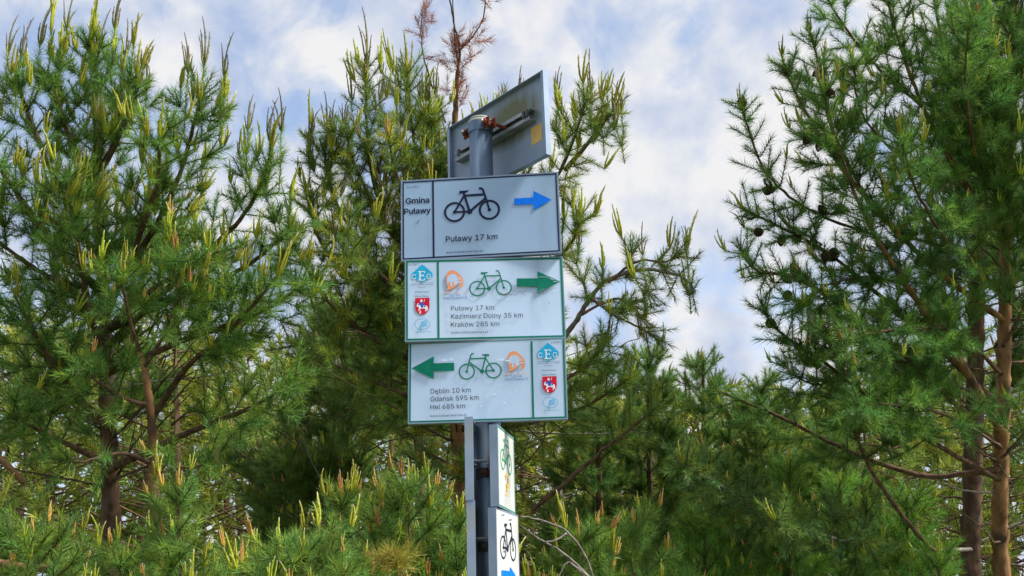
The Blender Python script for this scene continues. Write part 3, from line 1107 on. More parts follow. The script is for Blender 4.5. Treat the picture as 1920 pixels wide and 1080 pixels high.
class Pine:
    def __init__(s, seed, tone=(0.064, 0.160, 0.052), nw=0.0026, dens=0.66, candle=(0.8, 0.2, 0.0), cprob=0.7, csize=0.11, nlen=0.043, yellow=0.0):
        s.rng = np.random.default_rng(seed)
        s.trunks, s.limbs = [], []
        s.seg, s.sh, s.can, s.cones = [], [], [], []
        s.tone, s.nw, s.dens, s.cmix, s.cprob, s.csize, s.nlen, s.yellow = np.array(tone), nw, dens, candle, cprob, csize, nlen, yellow

    # --- growth
    def shoot(s, p, d, L_, tip=True, tone=None, dens=1.0):
        r = s.rng
        tn = s.tone * np.array([2.3, 1.80, 1.12]) * r.uniform(.72, 1.3) if tone is None else np.array(tone) * r.uniform(.8, 1.2)
        if tone is None:
            k = r.uniform()
            tn = tn * (np.array([.85, 1.0, 1.12]) * k + np.array([1.35, 1.10, .62]) * (1 - k))
            if r.uniform() < s.yellow:
                tn = tn * np.array([2.2, 1.55, .8])
        s.sh.append((p, d, L_, int(max(6, L_ * 1150 * s.dens * dens)), s.nlen * r.uniform(.8, 1.2), tn, tip))

    def tipcandle(s, p, d, big=1.0, kind=None):
        r = s.rng
        if kind is None:
            kind = int(r.choice(3, p=s.cmix))
        yy = project(p)[1]
        low = min(1.0, max(0.0, (yy - 420) / 250))
        if low > 0 and not getattr(s, 'front', False):
            big = big * (1 - .42 * low)
            if r.uniform() < .35 * low:
                return
            if kind == 0 and r.uniform() < .35 * low:
                kind = 1
        dd = unit(d * 0.45 + np.array([0, 0, 1.0]) + r.normal(0, .12, 3))
        s.can.append((p, dd, s.csize * big * r.uniform(.45, 1.5) * (.62 if kind == 1 else 1.0), kind, int(r.integers(0, 7)), r.uniform(0, 6.28)))

    def branch(s, p, d, L_, depth, upb=0.16, bare=0.0, big=1.0, cp=None):
        r = s.rng
        il = r.uniform(.085, .12)
        n = max(1, int(round(L_ / il)))
        il = L_ / n
        p = np.array(p, float)
        d = unit(np.array(d, float))
        for i in range(n):
            d = unit(d + np.array([0, 0, upb]) * (0.5 + i / n) + r.normal(0, .07, 3))
            q = p + d * il
            rem = (n - i) * il
            r0 = .0016 + .0085 * rem * (1 if depth == 0 else .8)
            r1 = .0016 + .0085 * (rem - il) * (1 if depth == 0 else .8)
            s.seg.append((p, q, r0, r1))
            age = n - 1 - i
            if age <= 2 and (i + 1) / n > bare:
                s.shoot(p, d, il, tip=(age == 0), dens=1.0 if age < 2 else .7)
            if (i + 1) / n > bare and i < n - 1 and depth < 2:
                k = r.integers(3, 5)
                ph = r.uniform(0, 6.28)
                a = unit(np.cross(d, (0, 0, 1.0)) + 1e-6)
                b = np.cross(a, d)
                for j in range(k):
                    az = ph + j * 6.283 / k + r.uniform(-.5, .5)
                    sd = unit(d * .85 + (a * math.cos(az) + b * math.sin(az) * .7) * r.uniform(.6, 1.05) + np.array([0, 0, .15]))
                    s.branch(q, sd, max(.09, (rem - il) * r.uniform(.45, .75)), depth + 1, upb, 0, big, cp)
            p = q
        if r.uniform() < (s.cprob if cp is None else cp):
            s.tipcandle(p, d, big)

    def axis(s, pts, w0=0.15, w1=1.0, spacing=0.22, lmax=.6, lmin=.16, nb=(4, 6), up=(.25, .9), big=1.0, cp=None, bare=0.25, power=.8, leader=True):
        """whorled axis through 3D pts"""
        r = s.rng
        pts = np.array(pts, float)
        seg = np.linalg.norm(np.diff(pts, axis=0), axis=1)
        cum = np.concatenate([[0], np.cumsum(seg)])
        tot = cum[-1]
        pos = w0 * tot
        while pos < w1 * tot:
            i = min(np.searchsorted(cum, pos) - 1, len(seg) - 1)
            i = max(i, 0)
            f = (pos - cum[i]) / seg[i]
            p = pts[i] * (1 - f) + pts[i + 1] * f
            d = unit(pts[i + 1] - pts[i])
            t = pos / tot
            k = r.integers(nb[0], nb[1])
            ph = r.uniform(0, 6.28)
            a = unit(np.cross(d, (0.2, 1.0, .3)))
            b = np.cross(d, a)
            for j in range(k):
                az = ph + j * 6.283 / k + r.uniform(-.35, .35)
                L_ = (lmin + (lmax - lmin) * (1 - t) ** power) * r.uniform(.65, 1.2)
                upk = up[0] * (1 - t) + up[1] * t
                sd = unit(d * upk + (a * math.cos(az) + b * math.sin(az)))
                s.branch(p, sd, L_, 0, .14, bare * (1 - t), big, cp)
            pos += spacing * r.uniform(.75, 1.25) * (1 - .45 * t)
        if leader:
            d = unit(pts[-1] - pts[-2])
            p = pts[-1]
            il = min(.28, tot * .25)
            for q in np.arange(0, il, .1):
                s.shoot(p - d * (il - q), d, min(.11, il - q + .001), tip=(q + .1 >= il), dens=1.15)
            s.tipcandle(p, d, 1.45 * big)
            for j in range(4):
                az = j * 1.57 + r.uniform(-.4, .4)
                a = unit(np.cross(d, (0.2, 1.0, .3)))
                b = np.cross(d, a)
                sd = unit(d * 1.2 + a * math.cos(az) + b * math.sin(az))
                s.branch(p - d * r.uniform(.02, .08), sd, r.uniform(.07, .14), 2, .2, 0, big * 1.1, cp)

    def trunk(s, pts, radii, m='bark_lower', axis=None, sides=14):
        s.trunks.append((np.array(pts), radii, m, sides))
        if axis is not None:
            s.axis(pts, **axis)

    def limb(s, pts, r0, r1, m='bark_limb', axis=None):
        pts = np.array(pts)
        k = np.linspace(0, 1, len(pts))
        s.limbs.append((pts, r0 * (1 - k) + r1 * k, m))
        if axis is not None:
            s.axis(pts, **axis)

    # --- meshes
    def needles(s):
        r = s.rng
        n = np.array([q[3] for q in s.sh])
        P = np.array([q[0] for q in s.sh])
        D = np.array([q[1] for q in s.sh])
        Ls = np.array([q[2] for q in s.sh])
        NL = np.array([q[4] for q in s.sh])
        TN = np.array([q[5] for q in s.sh])
        TP = np.array([q[6] for q in s.sh], float)
        idx = np.repeat(np.arange(len(n)), n)
        m = len(idx)
        NEEDLE_TOTAL[0] += m
        start = np.concatenate([[0], np.cumsum(n)[:-1]])
        k = np.arange(m) - start[idx]
        t = (k + r.uniform(0, 1, m)) / n[idx]
        az = k * 2.39996 + r.normal(0, .3, m)
        d = D[idx]
        A = np.cross(D, np.array([.37, .21, .9]))
        A /= np.linalg.norm(A, axis=1, keepdims=True)
        B = np.cross(D, A)
        rad = A[idx] * np.cos(az)[:, None] + B[idx] * np.sin(az)[:, None]
        ang = np.radians(58 - 30 * TP[idx] * t ** 2 + r.normal(0, 9, m))
        nd = d * np.cos(ang)[:, None] + rad * np.sin(ang)[:, None]
        nd = nd + r.normal(0, .10, (m, 3)) + np.array([0, 0, .05])
        nd /= np.linalg.norm(nd, axis=1, keepdims=True)
        ln = NL[idx] * r.uniform(.72, 1.15, m)
        b0 = P[idx] + d * (t * Ls[idx])[:, None]
        sd = np.cross(nd, r.normal(0, 1, (m, 3)))
        sd /= np.linalg.norm(sd, axis=1, keepdims=True) + 1e-9
        w = (s.nw * r.uniform(.8, 1.2, m) / 2)[:, None]
        V = np.stack([b0 - sd * w, b0 + sd * w, b0 + nd * ln[:, None]], 1).reshape(-1, 3)
        T = np.arange(m * 3).reshape(-1, 3)
        c = TN[idx] * r.uniform(.75, 1.3, m)[:, None]
        tint = np.repeat(c, 3, 0)
        return V, T, tint

    def twigs(s):
        p0 = np.array([q[0] for q in s.seg])
        p1 = np.array([q[1] for q in s.seg])
        r0 = np.array([q[2] for q in s.seg])
        r1 = np.array([q[3] for q in s.seg])
        d = p1 - p0
        d /= np.linalg.norm(d, axis=1, keepdims=True)
        a = np.cross(d, np.array([.3, .5, .81]))
        a /= np.linalg.norm(a, axis=1, keepdims=True)
        b = np.cross(d, a)
        V = []
        for p, r in ((p0, r0), (p1, r1)):
            for k in range(4):
                th = k * math.pi / 2
                V.append(p + r[:, None] * (a * math.cos(th) + b * math.sin(th)))
        V = np.stack(V, 1).reshape(-1, 3)
        o = np.arange(len(p0))[:, None] * 8
        T = []
        for k in range(4):
            j = (k + 1) % 4
            T += [o + np.array([k, j, 4 + j]), o + np.array([k, 4 + j, 4 + k])]
        return V, np.concatenate(T, 1).reshape(-1, 3)

    def build(s, name, label, base, cat='tree', group=None, maxcan=300):
        root = empty(name, tuple(base), label, cat, group)
        inv = -np.asarray(base, float)
        for pts, rad, m, sides in s.trunks:
            V, T, _ = tube(pts, rad, sides, 22, s.rng, 0.0010, 0.055)
            link('trunk', trimesh('trunk', V + inv, T, smooth=True), m, root)
        for pts, rad, m in s.limbs:
            V, T, _ = tube(pts, rad, 8, 8, s.rng, 0.0016, 0.05)
            link('limb', trimesh('limb', V + inv, T, smooth=True), m, root)
        if s.seg:
            V, T = s.twigs()
            tag(link('twigs', trimesh('twigs', V + inv, T, smooth=True), 'twig', root), kind='stuff')
        if s.sh:
            V, T, c = s.needles()
            tag(link('crown', trimesh('crown', V + inv, T, c), 'needle', root), kind='stuff')
        vis = []
        for q in s.can:
            x, y = project(q[0])
            dist = np.linalg.norm(q[0] - CAMP)
            ok = -40 < x < 1960 and -60 < y < 1140
            vis.append(((0 if ok else 1), dist / (q[2] + .01)))
        order = sorted(range(len(s.can)), key=lambda i: vis[i])
        for i in order[:maxcan]:
            if vis[i][0]:
                break
            p, dd, sc, kind, var, rot = s.can[i]
            rot *= .3
            o = bpy.data.objects.new('candle_cluster', CANDLES[kind][var])
            COL.objects.link(o)
            o.parent = root
            z = Vector(dd)
            M = z.to_track_quat('Z', 'Y').to_matrix().to_4x4() @ Matrix.Rotation(rot, 4, 'Z') @ Matrix.Diagonal((min(sc, .09 + .3 * sc), min(sc, .09 + .3 * sc), sc, 1))
            M.translation = Vector(tuple(np.asarray(p) + inv))
            o.matrix_local = M
        for p, dd, sc in s.cones:
            o = bpy.data.objects.new('cone', CONE)
            COL.objects.link(o)
            o.parent = root
            M = Vector(dd).to_track_quat('Z', 'Y').to_matrix().to_4x4() @ Matrix.Scale(sc, 4)
            M.translation = Vector(tuple(np.asarray(p) + inv))
            o.matrix_local = M
        return root


def dead_limbs(tree, trunk_px, d, n, seed, y0, y1, lmax=.75, side=None):
    """bare grey inner branches with a few crooked side twigs, on a trunk seen between rows y0 and y1"""
    r = np.random.default_rng(seed)
    xs = [p[0] for p in trunk_px][::-1]
    ys = [p[1] for p in trunk_px][::-1]
    for k in range(n):
        y = r.uniform(y0, y1)
        p = at(np.interp(y, ys, xs), y, d)
        sg = side if side else (1 if k % 2 else -1)
        dv = unit(np.array([sg * r.uniform(.5, 1), r.uniform(-.95, .25), r.uniform(-.15, .45)]))
        L_ = r.uniform(.35, lmax)
        pts = [p]
        for i in range(4):
            dv = unit(dv + r.normal(0, .16, 3) + np.array([0, 0, .04]))
            pts.append(pts[-1] + dv * L_ / 4)
        tree.limb(pts, r.uniform(.005, .0085), .0016, ('bark_grey', 'twig', 'bark_limb')[k % 3])
        for j in range(r.integers(4, 8)):
            i = r.integers(1, 5)
            q = pts[i] + (pts[i - 1] - pts[i]) * r.uniform(0, 1)
            e = unit(dv + r.normal(0, .75, 3))
            m_ = q + e * r.uniform(.05, .16)
            z_ = m_ + unit(e + r.normal(0, .4, 3)) * r.uniform(.05, .15)
            tree.seg.append((q, m_, .0028, .002))
            tree.seg.append((m_, z_, .002, .001))


def path(pts, d0, d1=None):
    d1 = d0 if d1 is None else d1
    n = len(pts)
    return [at(x, y, d0 + (d1 - d0) * i / max(1, n - 1)) for i, (x, y) in enumerate(pts)]


def to_ground(pts):
    """carry a trunk on down to the soil from its lowest picture point"""
    p, q = np.array(pts[0]), np.array(pts[1])
    return [np.array([p[0], p[1], -0.05])] + ([np.array([p[0], p[1], p[2] * .5])] if p[2] > .6 else []) + [np.array(a) for a in pts]


def stem(tree, px, d, r_base, r_top, m='bark_lower', **ax):
    pts = to_ground(path(px, d) if np.isscalar(d) else path(px, *d))
    k = np.linspace(0, 1, len(pts))
    n0 = len(pts) - len(px)
    tree.trunk(pts, r_base * (1 - k) ** .8 + r_top, m)
    if ax:
        tree.axis(pts[n0:], **ax)
    return pts[0] * np.array([1, 1, 0])


# ---- big pine on the left
A = Pine(11, cprob=.42, csize=.11, candle=(.80, .12, .08))
bA = stem(A, [(207, 1100), (206, 900), (200, 700), (196, 590), (188, 420), (182, 280), (176, 105)], 5.1, .045, .007,
          w0=.30, spacing=.22, lmax=.62, lmin=.14)
for pts, d1, kw in (
        ([(196, 570), (300, 410), (350, 285), (380, 165)], 4.7, dict(lmax=.30)),
        ([(200, 650), (360, 500), (460, 400), (508, 300)], 4.7, dict(lmax=.30)),
        ([(190, 500), (110, 350), (55, 220), (30, 150)], 4.8, dict(lmax=.28)),
        ([(185, 380), (130, 260), (95, 140)], 4.9, dict(lmax=.26)),
        ([(184, 330), (235, 230), (258, 160)], 4.9, dict(lmax=.24)),
        ([(282, 790), (350, 690), (430, 620), (520, 520)], 4.5, dict(lmax=.34)),
        ([(196, 620), (330, 560), (460, 500), (545, 430)], 4.8, dict(lmax=.30)),
        ([(200, 700), (340, 640), (480, 590), (575, 530)], 4.7, dict(lmax=.32)),
        ([(196, 560), (90, 440), (10, 330), (-20, 260)], 4.7, dict(lmax=.30)),
        ([(203, 800), (110, 700), (30, 560)], 4.6, dict(lmax=.36)),
        ([(198, 590), (110, 530), (30, 480), (-60, 400)], 5.0, dict(lmax=.30)),
        ([(206, 880), (330, 820), (480, 760), (560, 700)], 4.5, dict(lmax=.34)),
        ([(206, 870), (120, 830), (20, 780)], 4.5, dict(lmax=.34)),
        ([(196, 620), (290, 540), (410, 470)], 4.4, dict(lmax=.32)),
        ([(200, 700), (170, 590), (140, 430), (120, 330)], 4.5, dict(lmax=.32)),
        ([(196, 600), (250, 470), (290, 360), (300, 260)], 4.5, dict(lmax=.30))):
    A.limb(path(pts, 5.05, d1), .017, .005, axis=dict(w0=.38 if pts[0][1] < 750 else .52, spacing=.145, lmin=.12, nb=(3, 5), **kw))
for x, y, d, sz, kd in ((174, 125, 5.0, .30, 0), (168, 120, 5.05, .26, 0), (184, 130, 5.1, .24, 2), (382, 150, 4.7, .24, 2), (352, 160, 4.7, .19, 2), (420, 165, 4.7, .19, 2), (75, 110, 4.9, .22, 2), (96, 85, 4.9, .24, 0), (40, 130, 4.8, .20, 2),
                        (15, 125, 4.8, .18, 2), (125, 80, 4.9, .20, 2), (215, 80, 5.0, .22, 2), (235, 130, 5.0, .20, 2), (250, 110, 4.9, .18, 0), (505, 290, 4.7, .20, 2), (527, 270, 4.7, .18, 2), (465, 270, 4.7, .17, 2), (275, 195, 4.9, .18, 2)):
    p_ = at(x, y - 24, d)
    A.can.append((p_, unit(np.array([A.rng.normal(0, .06), A.rng.normal(0, .06), 1.0])), sz, kd, int(A.rng.integers(0, 7)), A.rng.uniform(0, 6.28)))
    A.shoot(p_ - np.array([0, 0, .10]), np.array([0, 0, 1.0]), .11, True)
    A.branch(p_ - np.array([0, 0, .26]), np.array([0, 0, 1.0]), .16, 1, .1, 0, 1, .3)
dead_limbs(A, [(206, 1000), (206, 900), (200, 700), (196, 590)], 5.1, 16, 1, 660, 960)
A.build('pine_tree', 'large dense pine filling the left side with tall pale candles against the sky', bA)

# forked reddish stem in front of it
A2 = Pine(12, cprob=.6, csize=.10, candle=(.62, .36, .02))
bA2 = stem(A2, [(280, 1100), (285, 1000), (289, 860), (276, 720), (262, 660)], 4.55, .020, .010, 'bark_orange')
for pts, d1 in (([(262, 660), (240, 590), (225, 510)], 4.4), ([(270, 690), (310, 620), (340, 540)], 4.4), ([(287, 870), (230, 850), (150, 865), (90, 860)], 4.3), ([(288, 890), (330, 880), (400, 870)], 4.4),
                ([(280, 760), (220, 740), (150, 690)], 4.3)):
    A2.limb(path(pts, 4.55, d1), .009, .004, axis=dict(w0=.45, spacing=.18, lmax=.28, lmin=.12, nb=(3, 5)))
A2.build('pine_tree', 'slender pine stem with reddish forking top in front of the large left pine', bA2)

# ---- middle pine behind the signs
B = Pine(21, tone=(.076, .152, .055), cprob=.34, csize=.115, candle=(.62, .12, .26), yellow=.10)
bB = stem(B, [(868, 1100), (862, 900), (855, 780), (850, 600), (848, 400), (852, 250), (858, 130)], 5.7, .042, .008,
          'bark_orange', w0=.2, w1=.86, spacing=.26, lmax=.62, lmin=.16, leader=False)
for pts, d1, kw in (
        ([(850, 560), (740, 450), (692, 300), (686, 130)], 5.4, dict(lmax=.24, lmin=.08)),
        ([(850, 500), (795, 350), (770, 220), (762, 140)], 5.5, dict(lmax=.30)),
        ([(850, 620), (710, 500), (630, 380), (605, 270)], 5.4, dict(lmax=.32)),
        ([(850, 450), (960, 400), (1045, 330), (1100, 190)], 5.2, dict(lmax=.26, lmin=.10)),
        ([(1060, 318), (1110, 260), (1150, 205)], 5.2, dict(lmax=.16, lmin=.08)),
        ([(850, 560), (960, 520), (1060, 470), (1090, 400)], 5.3, dict(lmax=.28)),
        ([(852, 720), (710, 640), (610, 560), (545, 450)], 5.2, dict(lmax=.34)),
        ([(855, 790), (760, 740), (640, 690), (550, 640)], 5.2, dict(lmax=.36)),
        ([(852, 660), (760, 560), (680, 480), (640, 430)], 5.0, dict(lmax=.30)),
        ([(850, 600), (730, 430), (665, 310), (648, 235)], 5.3, dict(lmax=.30)),
        ([(850, 520), (800, 420), (745, 330), (728, 250)], 5.2, dict(lmax=.30)),
        ([(850, 480), (832, 350), (812, 260), (806, 215)], 5.5, dict(lmax=.28)),
        ([(850, 640), (710, 560), (610, 470), (575, 370)], 5.3, dict(lmax=.30)),
        ([(850, 380), (920, 300), (960, 200)], 5.6, dict(lmax=.24, lmin=.10)),
        ([(855, 780), (960, 760), (1080, 700), (1140, 640)], 5.3, dict(lmax=.34)),
        ([(856, 800), (960, 800), (1100, 760), (1190, 700)], 5.5, dict(lmax=.34))):
    B.limb(path(pts, 5.7, d1), .014, .004, axis=dict(w0=.25, spacing=.15, nb=(3, 5), **{**dict(lmin=.12), **kw}))
arch = path([(990, 700), (1060, 630), (1100, 570), (1135, 528), (1200, 506), (1265, 514), (1292, 530), (1303, 548)], 5.4, 5.0)
B.limb(arch, .014, .004, 'bark_grey', axis=dict(w0=.42, spacing=.13, lmax=.30, lmin=.10, nb=(2, 4), up=(.5, .6), leader=False))
for pts in ([(1140, 530), (1195, 490), (1250, 490), (1285, 470)], [(1110, 560), (1150, 590), (1210, 620), (1235, 640)], [(1090, 590), (1160, 560), (1210, 600)]):
    B.limb(path(pts, 5.1), .007, .003, axis=dict(w0=.3, spacing=.13, lmax=.18, lmin=.09, nb=(2, 4)))
B.limb(path([(1000, 955), (1045, 918), (1130, 845), (1225, 770)], 5.3, 5.0), .013, .006, axis=dict(w0=.7, spacing=.16, lmax=.28, lmin=.14, nb=(2, 4)))
for x, y, d, sz, kd in ((688, 120, 5.4, .30, 2), (765, 150, 5.5, .26, 0), (750, 170, 5.5, .22, 2), (660, 190, 5.4, .20, 2), (712, 190, 5.4, .20, 2), (612, 240, 5.4, .18, 2), (582, 250, 5.4, .15, 2), (1108, 170, 5.2, .20, 2), (1128, 190, 5.2, .15, 2),
                        (1166, 205, 5.2, .13, 2), (1045, 180, 5.3, .16, 2), (975, 190, 5.5, .17, 2), (945, 200, 5.5, .14, 2), (800, 190, 5.6, .20, 0), (1205, 480, 5.05, .15, 2), (1288, 480, 5.05, .09, 2)):
    p_ = at(x, y, d)
    B.can.append((p_, unit(np.array([B.rng.normal(0, .08), B.rng.normal(0, .08), 1.0])), sz, kd, int(B.rng.integers(0, 7)), B.rng.uniform(0, 6.28)))
    B.shoot(p_ - np.array([0, 0, .10]), np.array([0, 0, 1.0]), .11, True)
    B.branch(p_ - np.array([0, 0, .26]), np.array([0, 0, 1.0]), .16, 1, .1, 0, 1, .3)
# dying reddish top: bare stems, drooping grey-brown needles
B.limb(path([(858, 135), (862, 90), (850, 40), (838, -30)], 5.7), .007, .003, 'twig')
B.limb(path([(862, 95), (885, 70), (905, 35), (912, -20)], 5.7), .005, .0025, 'twig')
B.limb(path([(836, 230), (800, 130), (790, 70), (792, 20)], 5.6), .005, .002, 'twig')
B.limb(path([(860, 130), (852, 60), (848, -30)], 5.7), .005, .002, 'twig')
for (x, y), dv in (((860, 128), (0, 0, 1)), ((856, 100), (.3, 0, .8)), ((866, 95), (-.2, 0, .9)), ((880, 78), (.5, 0, .6)), ((790, 40), (0, 0, 1)), ((792, 70), (0, 0, 1)), ((912, 5), (.3, 0, 1)), ((846, 110), (-.5, 0, .5)), ((858, 160), (0, 0, 1)), ((860, 190), (0, 0, 1))):
    for _k in range(5):
        B.shoot(at(x + B.rng.normal(0, 9), y + B.rng.normal(0, 12), 5.68), unit(np.array(dv, float) + B.rng.normal(0, .5, 3)), .10, True, tone=(.32, .13, .075), dens=.7)
dead_limbs(B, [(864, 1000), (862, 900), (855, 780), (850, 600)], 5.7, 16, 2, 640, 960, 1.0)
B.build('pine_tree', 'tall pine behind the signs with a dying reddish-brown tip', bB)

B2 = Pine(22, cprob=.4, csize=.11, dens=.8)
bB2 = stem(B2, [(788, 1100), (786, 900), (782, 780), (760, 640), (735, 500)], 6.6, .034, .010, 'bark_lower', w0=.45, spacing=.3, lmax=.7, lmin=.25)
B2.build('pine_tree', 'darker pine with thinner trunk just left of the trunk behind the signs', bB2)
B3 = Pine(23, cprob=.4, csize=.11, dens=.8, tone=(.066, .138, .056))
bB3 = stem(B3, [(620, 1100), (625, 900), (640, 760), (650, 600)], 7.2, .045, .012, 'bark_lower', w0=.05, spacing=.26, lmax=.9, lmin=.3)
B3.limb(path([(660, 980), (600, 940), (560, 905), (530, 890)], 6.9), .02, .012)
dead_limbs(B3, [(622, 1000), (625, 900), (640, 760), (650, 600)], 7.2, 12, 3, 640, 930, 1.0)
B3.build('pine_tree', 'shaded dark pine set back between the left pine and the signs', bB3)

# ---- young pines in the gap right of the signs
CL = ['young pine with its top just right of the lowest facing sign', 'young pine below the arching branch right of the signs',
      'young pine with pointed top in the middle of the sky gap', 'low young pine at the left foot of the right-hand pine', 'young pine under the limbs of the right-hand pine']
for i, (x, yt, d, lm) in enumerate(((1120, 700, 6.6, .6), (1215, 672, 7.0, .6), (1318, 665, 7.6, .6), (1425, 720, 7.2, .65), (1560, 800, 7.4, .7))):
    c = Pine(31 + i, cprob=.26, csize=.105, candle=(.55, .25, .20), dens=.8, nw=.0036, tone=(.066, .148, .058))
    b = stem(c, [(x + 8, 1150), (x + 5, 1000), (x + 2, 850), (x, yt + 10)], d, .030, .007, w0=.0, spacing=.24, lmax=lm, lmin=.16)
    c.build('young_pine', CL[i], b, group='young pines in the gap')

# ---- right-hand pine
D = Pine(41, tone=(.060, .160, .055), cprob=.12, csize=.085, candle=(.72, .06, .22))
bD = stem(D, [(1880, 1100), (1876, 900), (1882, 700), (1886, 450), (1892, 250), (1902, 0), (1910, -200)], 5.5, .040, .009,
          'bark_orange', w0=.48, spacing=.24, lmax=.70, lmin=.25)
RL = [
    ([(1878, 810), (1800, 680), (1700, 535), (1640, 440), (1590, 330), (1545, 180)], 5.0, .024, dict(lmax=.36)),
    ([(1886, 450), (1800, 330), (1730, 200), (1680, 60), (1650, -60)], 5.2, .020, dict(lmax=.38)),
    ([(1882, 600), (1760, 510), (1640, 390), (1560, 290), (1490, 170), (1468, 115)], 5.3, .018, dict(lmax=.32, lmin=.10)),
    ([(1876, 840), (1720, 690), (1600, 590), (1490, 520), (1420, 508), (1390, 470)], 5.0, .016, dict(lmax=.30, lmin=.09)),
    ([(1876, 760), (1700, 600), (1560, 480), (1450, 420), (1392, 392)], 5.3, .016, dict(lmax=.30, lmin=.09)),
    ([(1875, 900), (1700, 800), (1560, 690), (1460, 620), (1428, 570)], 5.2, .016, dict(lmax=.32, lmin=.10)),
    ([(1640, 440), (1530, 400), (1440, 330), (1400, 230), (1390, 195)], 5.2, .009, dict(lmax=.24, lmin=.08)),
    ([(1890, 300), (1800, 180), (1760, 40), (1740, -60)], 5.1, .016, dict(lmax=.36)),
    ([(1888, 400), (1830, 280), (1810, 150), (1820, 30)], 4.9, .014, dict(lmax=.34)),
    ([(1884, 550), (1790, 470), (1720, 360), (1690, 260)], 4.8, .014, dict(lmax=.34)),
    ([(1878, 700), (1780, 620), (1660, 620), (1580, 640)], 4.8, .014, dict(lmax=.34)),
    ([(1878, 840), (1780, 780), (1680, 760), (1600, 760)], 4.8, .012, dict(lmax=.32)),
    ([(1730, 200), (1640, 120), (1570, 30), (1545, -20)], 5.2, .010, dict(lmax=.30, lmin=.1)),
    ([(1640, 400), (1560, 240), (1530, 100), (1520, 60)], 5.4, .010, dict(lmax=.28, lmin=.1)),
    ([(1880, 650), (1940, 540), (1990, 420)], 5.2, .012, dict(lmax=.34)),
    ([(1888, 380), (1950, 260), (1990, 120)], 5.2, .012, dict(lmax=.34)),
    ([(1876, 860), (1930, 800), (1990, 700)], 5.0, .010, dict(lmax=.30)),
    ([(1700, 535), (1620, 520), (1540, 540), (1500, 580)], 5.0, .009, dict(lmax=.28)),
    ([(1800, 330), (1700, 300), (1620, 220), (1600, 120)], 5.0, .010, dict(lmax=.30)),
    ([(1700, 680), (1620, 680), (1540, 720), (1480, 700)], 5.2, .009, dict(lmax=.30)),
]
for pts, d1, r0, kw in RL:
    D.limb(path(pts, 5.48, d1), r0 * .8, .0035, 'bark_orange' if r0 > .017 else 'bark_limb', axis=dict(w0=.28, spacing=.15, nb=(3, 5), **{**dict(lmin=.12), **kw}))
D.limb(path([(1875, 880), (1740, 892), (1600, 850), (1470, 785), (1335, 728)], 5.48, 5.8), .016, .006, 'bark_limb', axis=dict(w0=.5, spacing=.2, lmax=.3, lmin=.12, nb=(2, 4)))
crg = np.random.default_rng(8)
ends = [q for q in D.seg if q[2] < .005 and 1370 < project(q[0])[0] < 1600 and 40 < project(q[0])[1] < 700]
for k in crg.choice(len(ends), 46, replace=False):
    p0, p1 = ends[k][0], ends[k][1]
    dv = unit(crg.normal(0, 1, 3) + np.array([0, 0, -.5]))
    D.cones.append((p0 + (p1 - p0) * .3, dv, crg.uniform(.030, .042)))
dead_limbs(D, [(1878, 1080), (1876, 900), (1882, 700), (1886, 450), (1892, 250)], 5.5, 16, 5, 350, 1060, .8)
D.build('pine_tree', 'tall pine on the right with orange bark and ascending limbs bearing small brown cones', bD)

E_ = Pine(42, cprob=.25, csize=.10, dens=.7, tone=(.056, .125, .054), nw=.0036)
bE = stem(E_, [(1822, 1100), (1824, 900), (1830, 600), (1838, 300), (1842, 0)], 6.7, .056, .020, 'bark_lower', w0=.3, spacing=.34, lmax=.7, lmin=.3)
E_.limb(path([(1760, 1040), (1712, 992), (1632, 880), (1605, 800), (1600, 730), (1545, 630)], 5.6, 5.0), .012, .004, 'bark_limb', axis=dict(w0=.5, spacing=.2, lmax=.3, lmin=.12, nb=(2, 4)))
for pts in ([(1830, 1160), (1560, 1082), (1440, 985), (1390, 935), (1280, 870)], [(1825, 1030), (1720, 1032), (1590, 1015), (1455, 978)]):
    E_.limb(path(pts, 6.7, 4.6), .013, .005, 'bark_grey', axis=dict(w0=.55, spacing=.16, lmax=.3, lmin=.12, nb=(3, 5), cp=.3))
dead_limbs(E_, [(1822, 1080), (1824, 900), (1830, 600), (1838, 300)], 6.7, 18, 6, 450, 1060, 1.3)
E_.build('pine_tree', 'second darker trunk standing close behind the orange-barked right pine', bE)

# ---- small pines along the bottom edge
FL = [(-30, 960, 4.2, 'low pine crown with bright candles at the bottom left corner'),
      (62, 1000, 3.9, 'small pine at the bottom left beside the thick brown bough'),
      (238, 1045, 4.3, 'small pine just right of the thick brown bough at bottom left'),
      (335, 915, 3.9, 'bright small pine with two tall candle tips in the lower left'),
      (452, 1060, 4.2, 'small pine right of the one with two tall candle tips'),
      (568, 1030, 3.8, 'small pine with tight yellow candles at the bottom left of the signpost'),
      (640, 935, 4.5, 'small pine with orange and yellow candles left of the yellowing tuft'),
      (765, 905, 4.3, 'small bushy pine with many orange candles directly left of the post'),
      (860, 975, 4.4, 'small pine touching the left of the signpost'),
      (1085, 1010, 4.4, 'small pine just right of the signpost behind dead twigs'),
      (1190, 985, 4.7, 'small pine at the bottom between the signpost and the bare grey limb'),
      (1320, 980, 5.6, 'small pine below the bare grey limb in the lower right'),
      (1480, 880, 5.6, 'fresh green small pine above the bare grey limb, lower right'),
      (1575, 905, 5.9, 'fresh green small pine left of the two right-hand trunks'),
      (1700, 930, 5.7, 'fresh green small pine directly left of the darker right trunk'),
      (1760, 1040, 5.4, 'low green pine at the foot of the two right-hand trunks')]
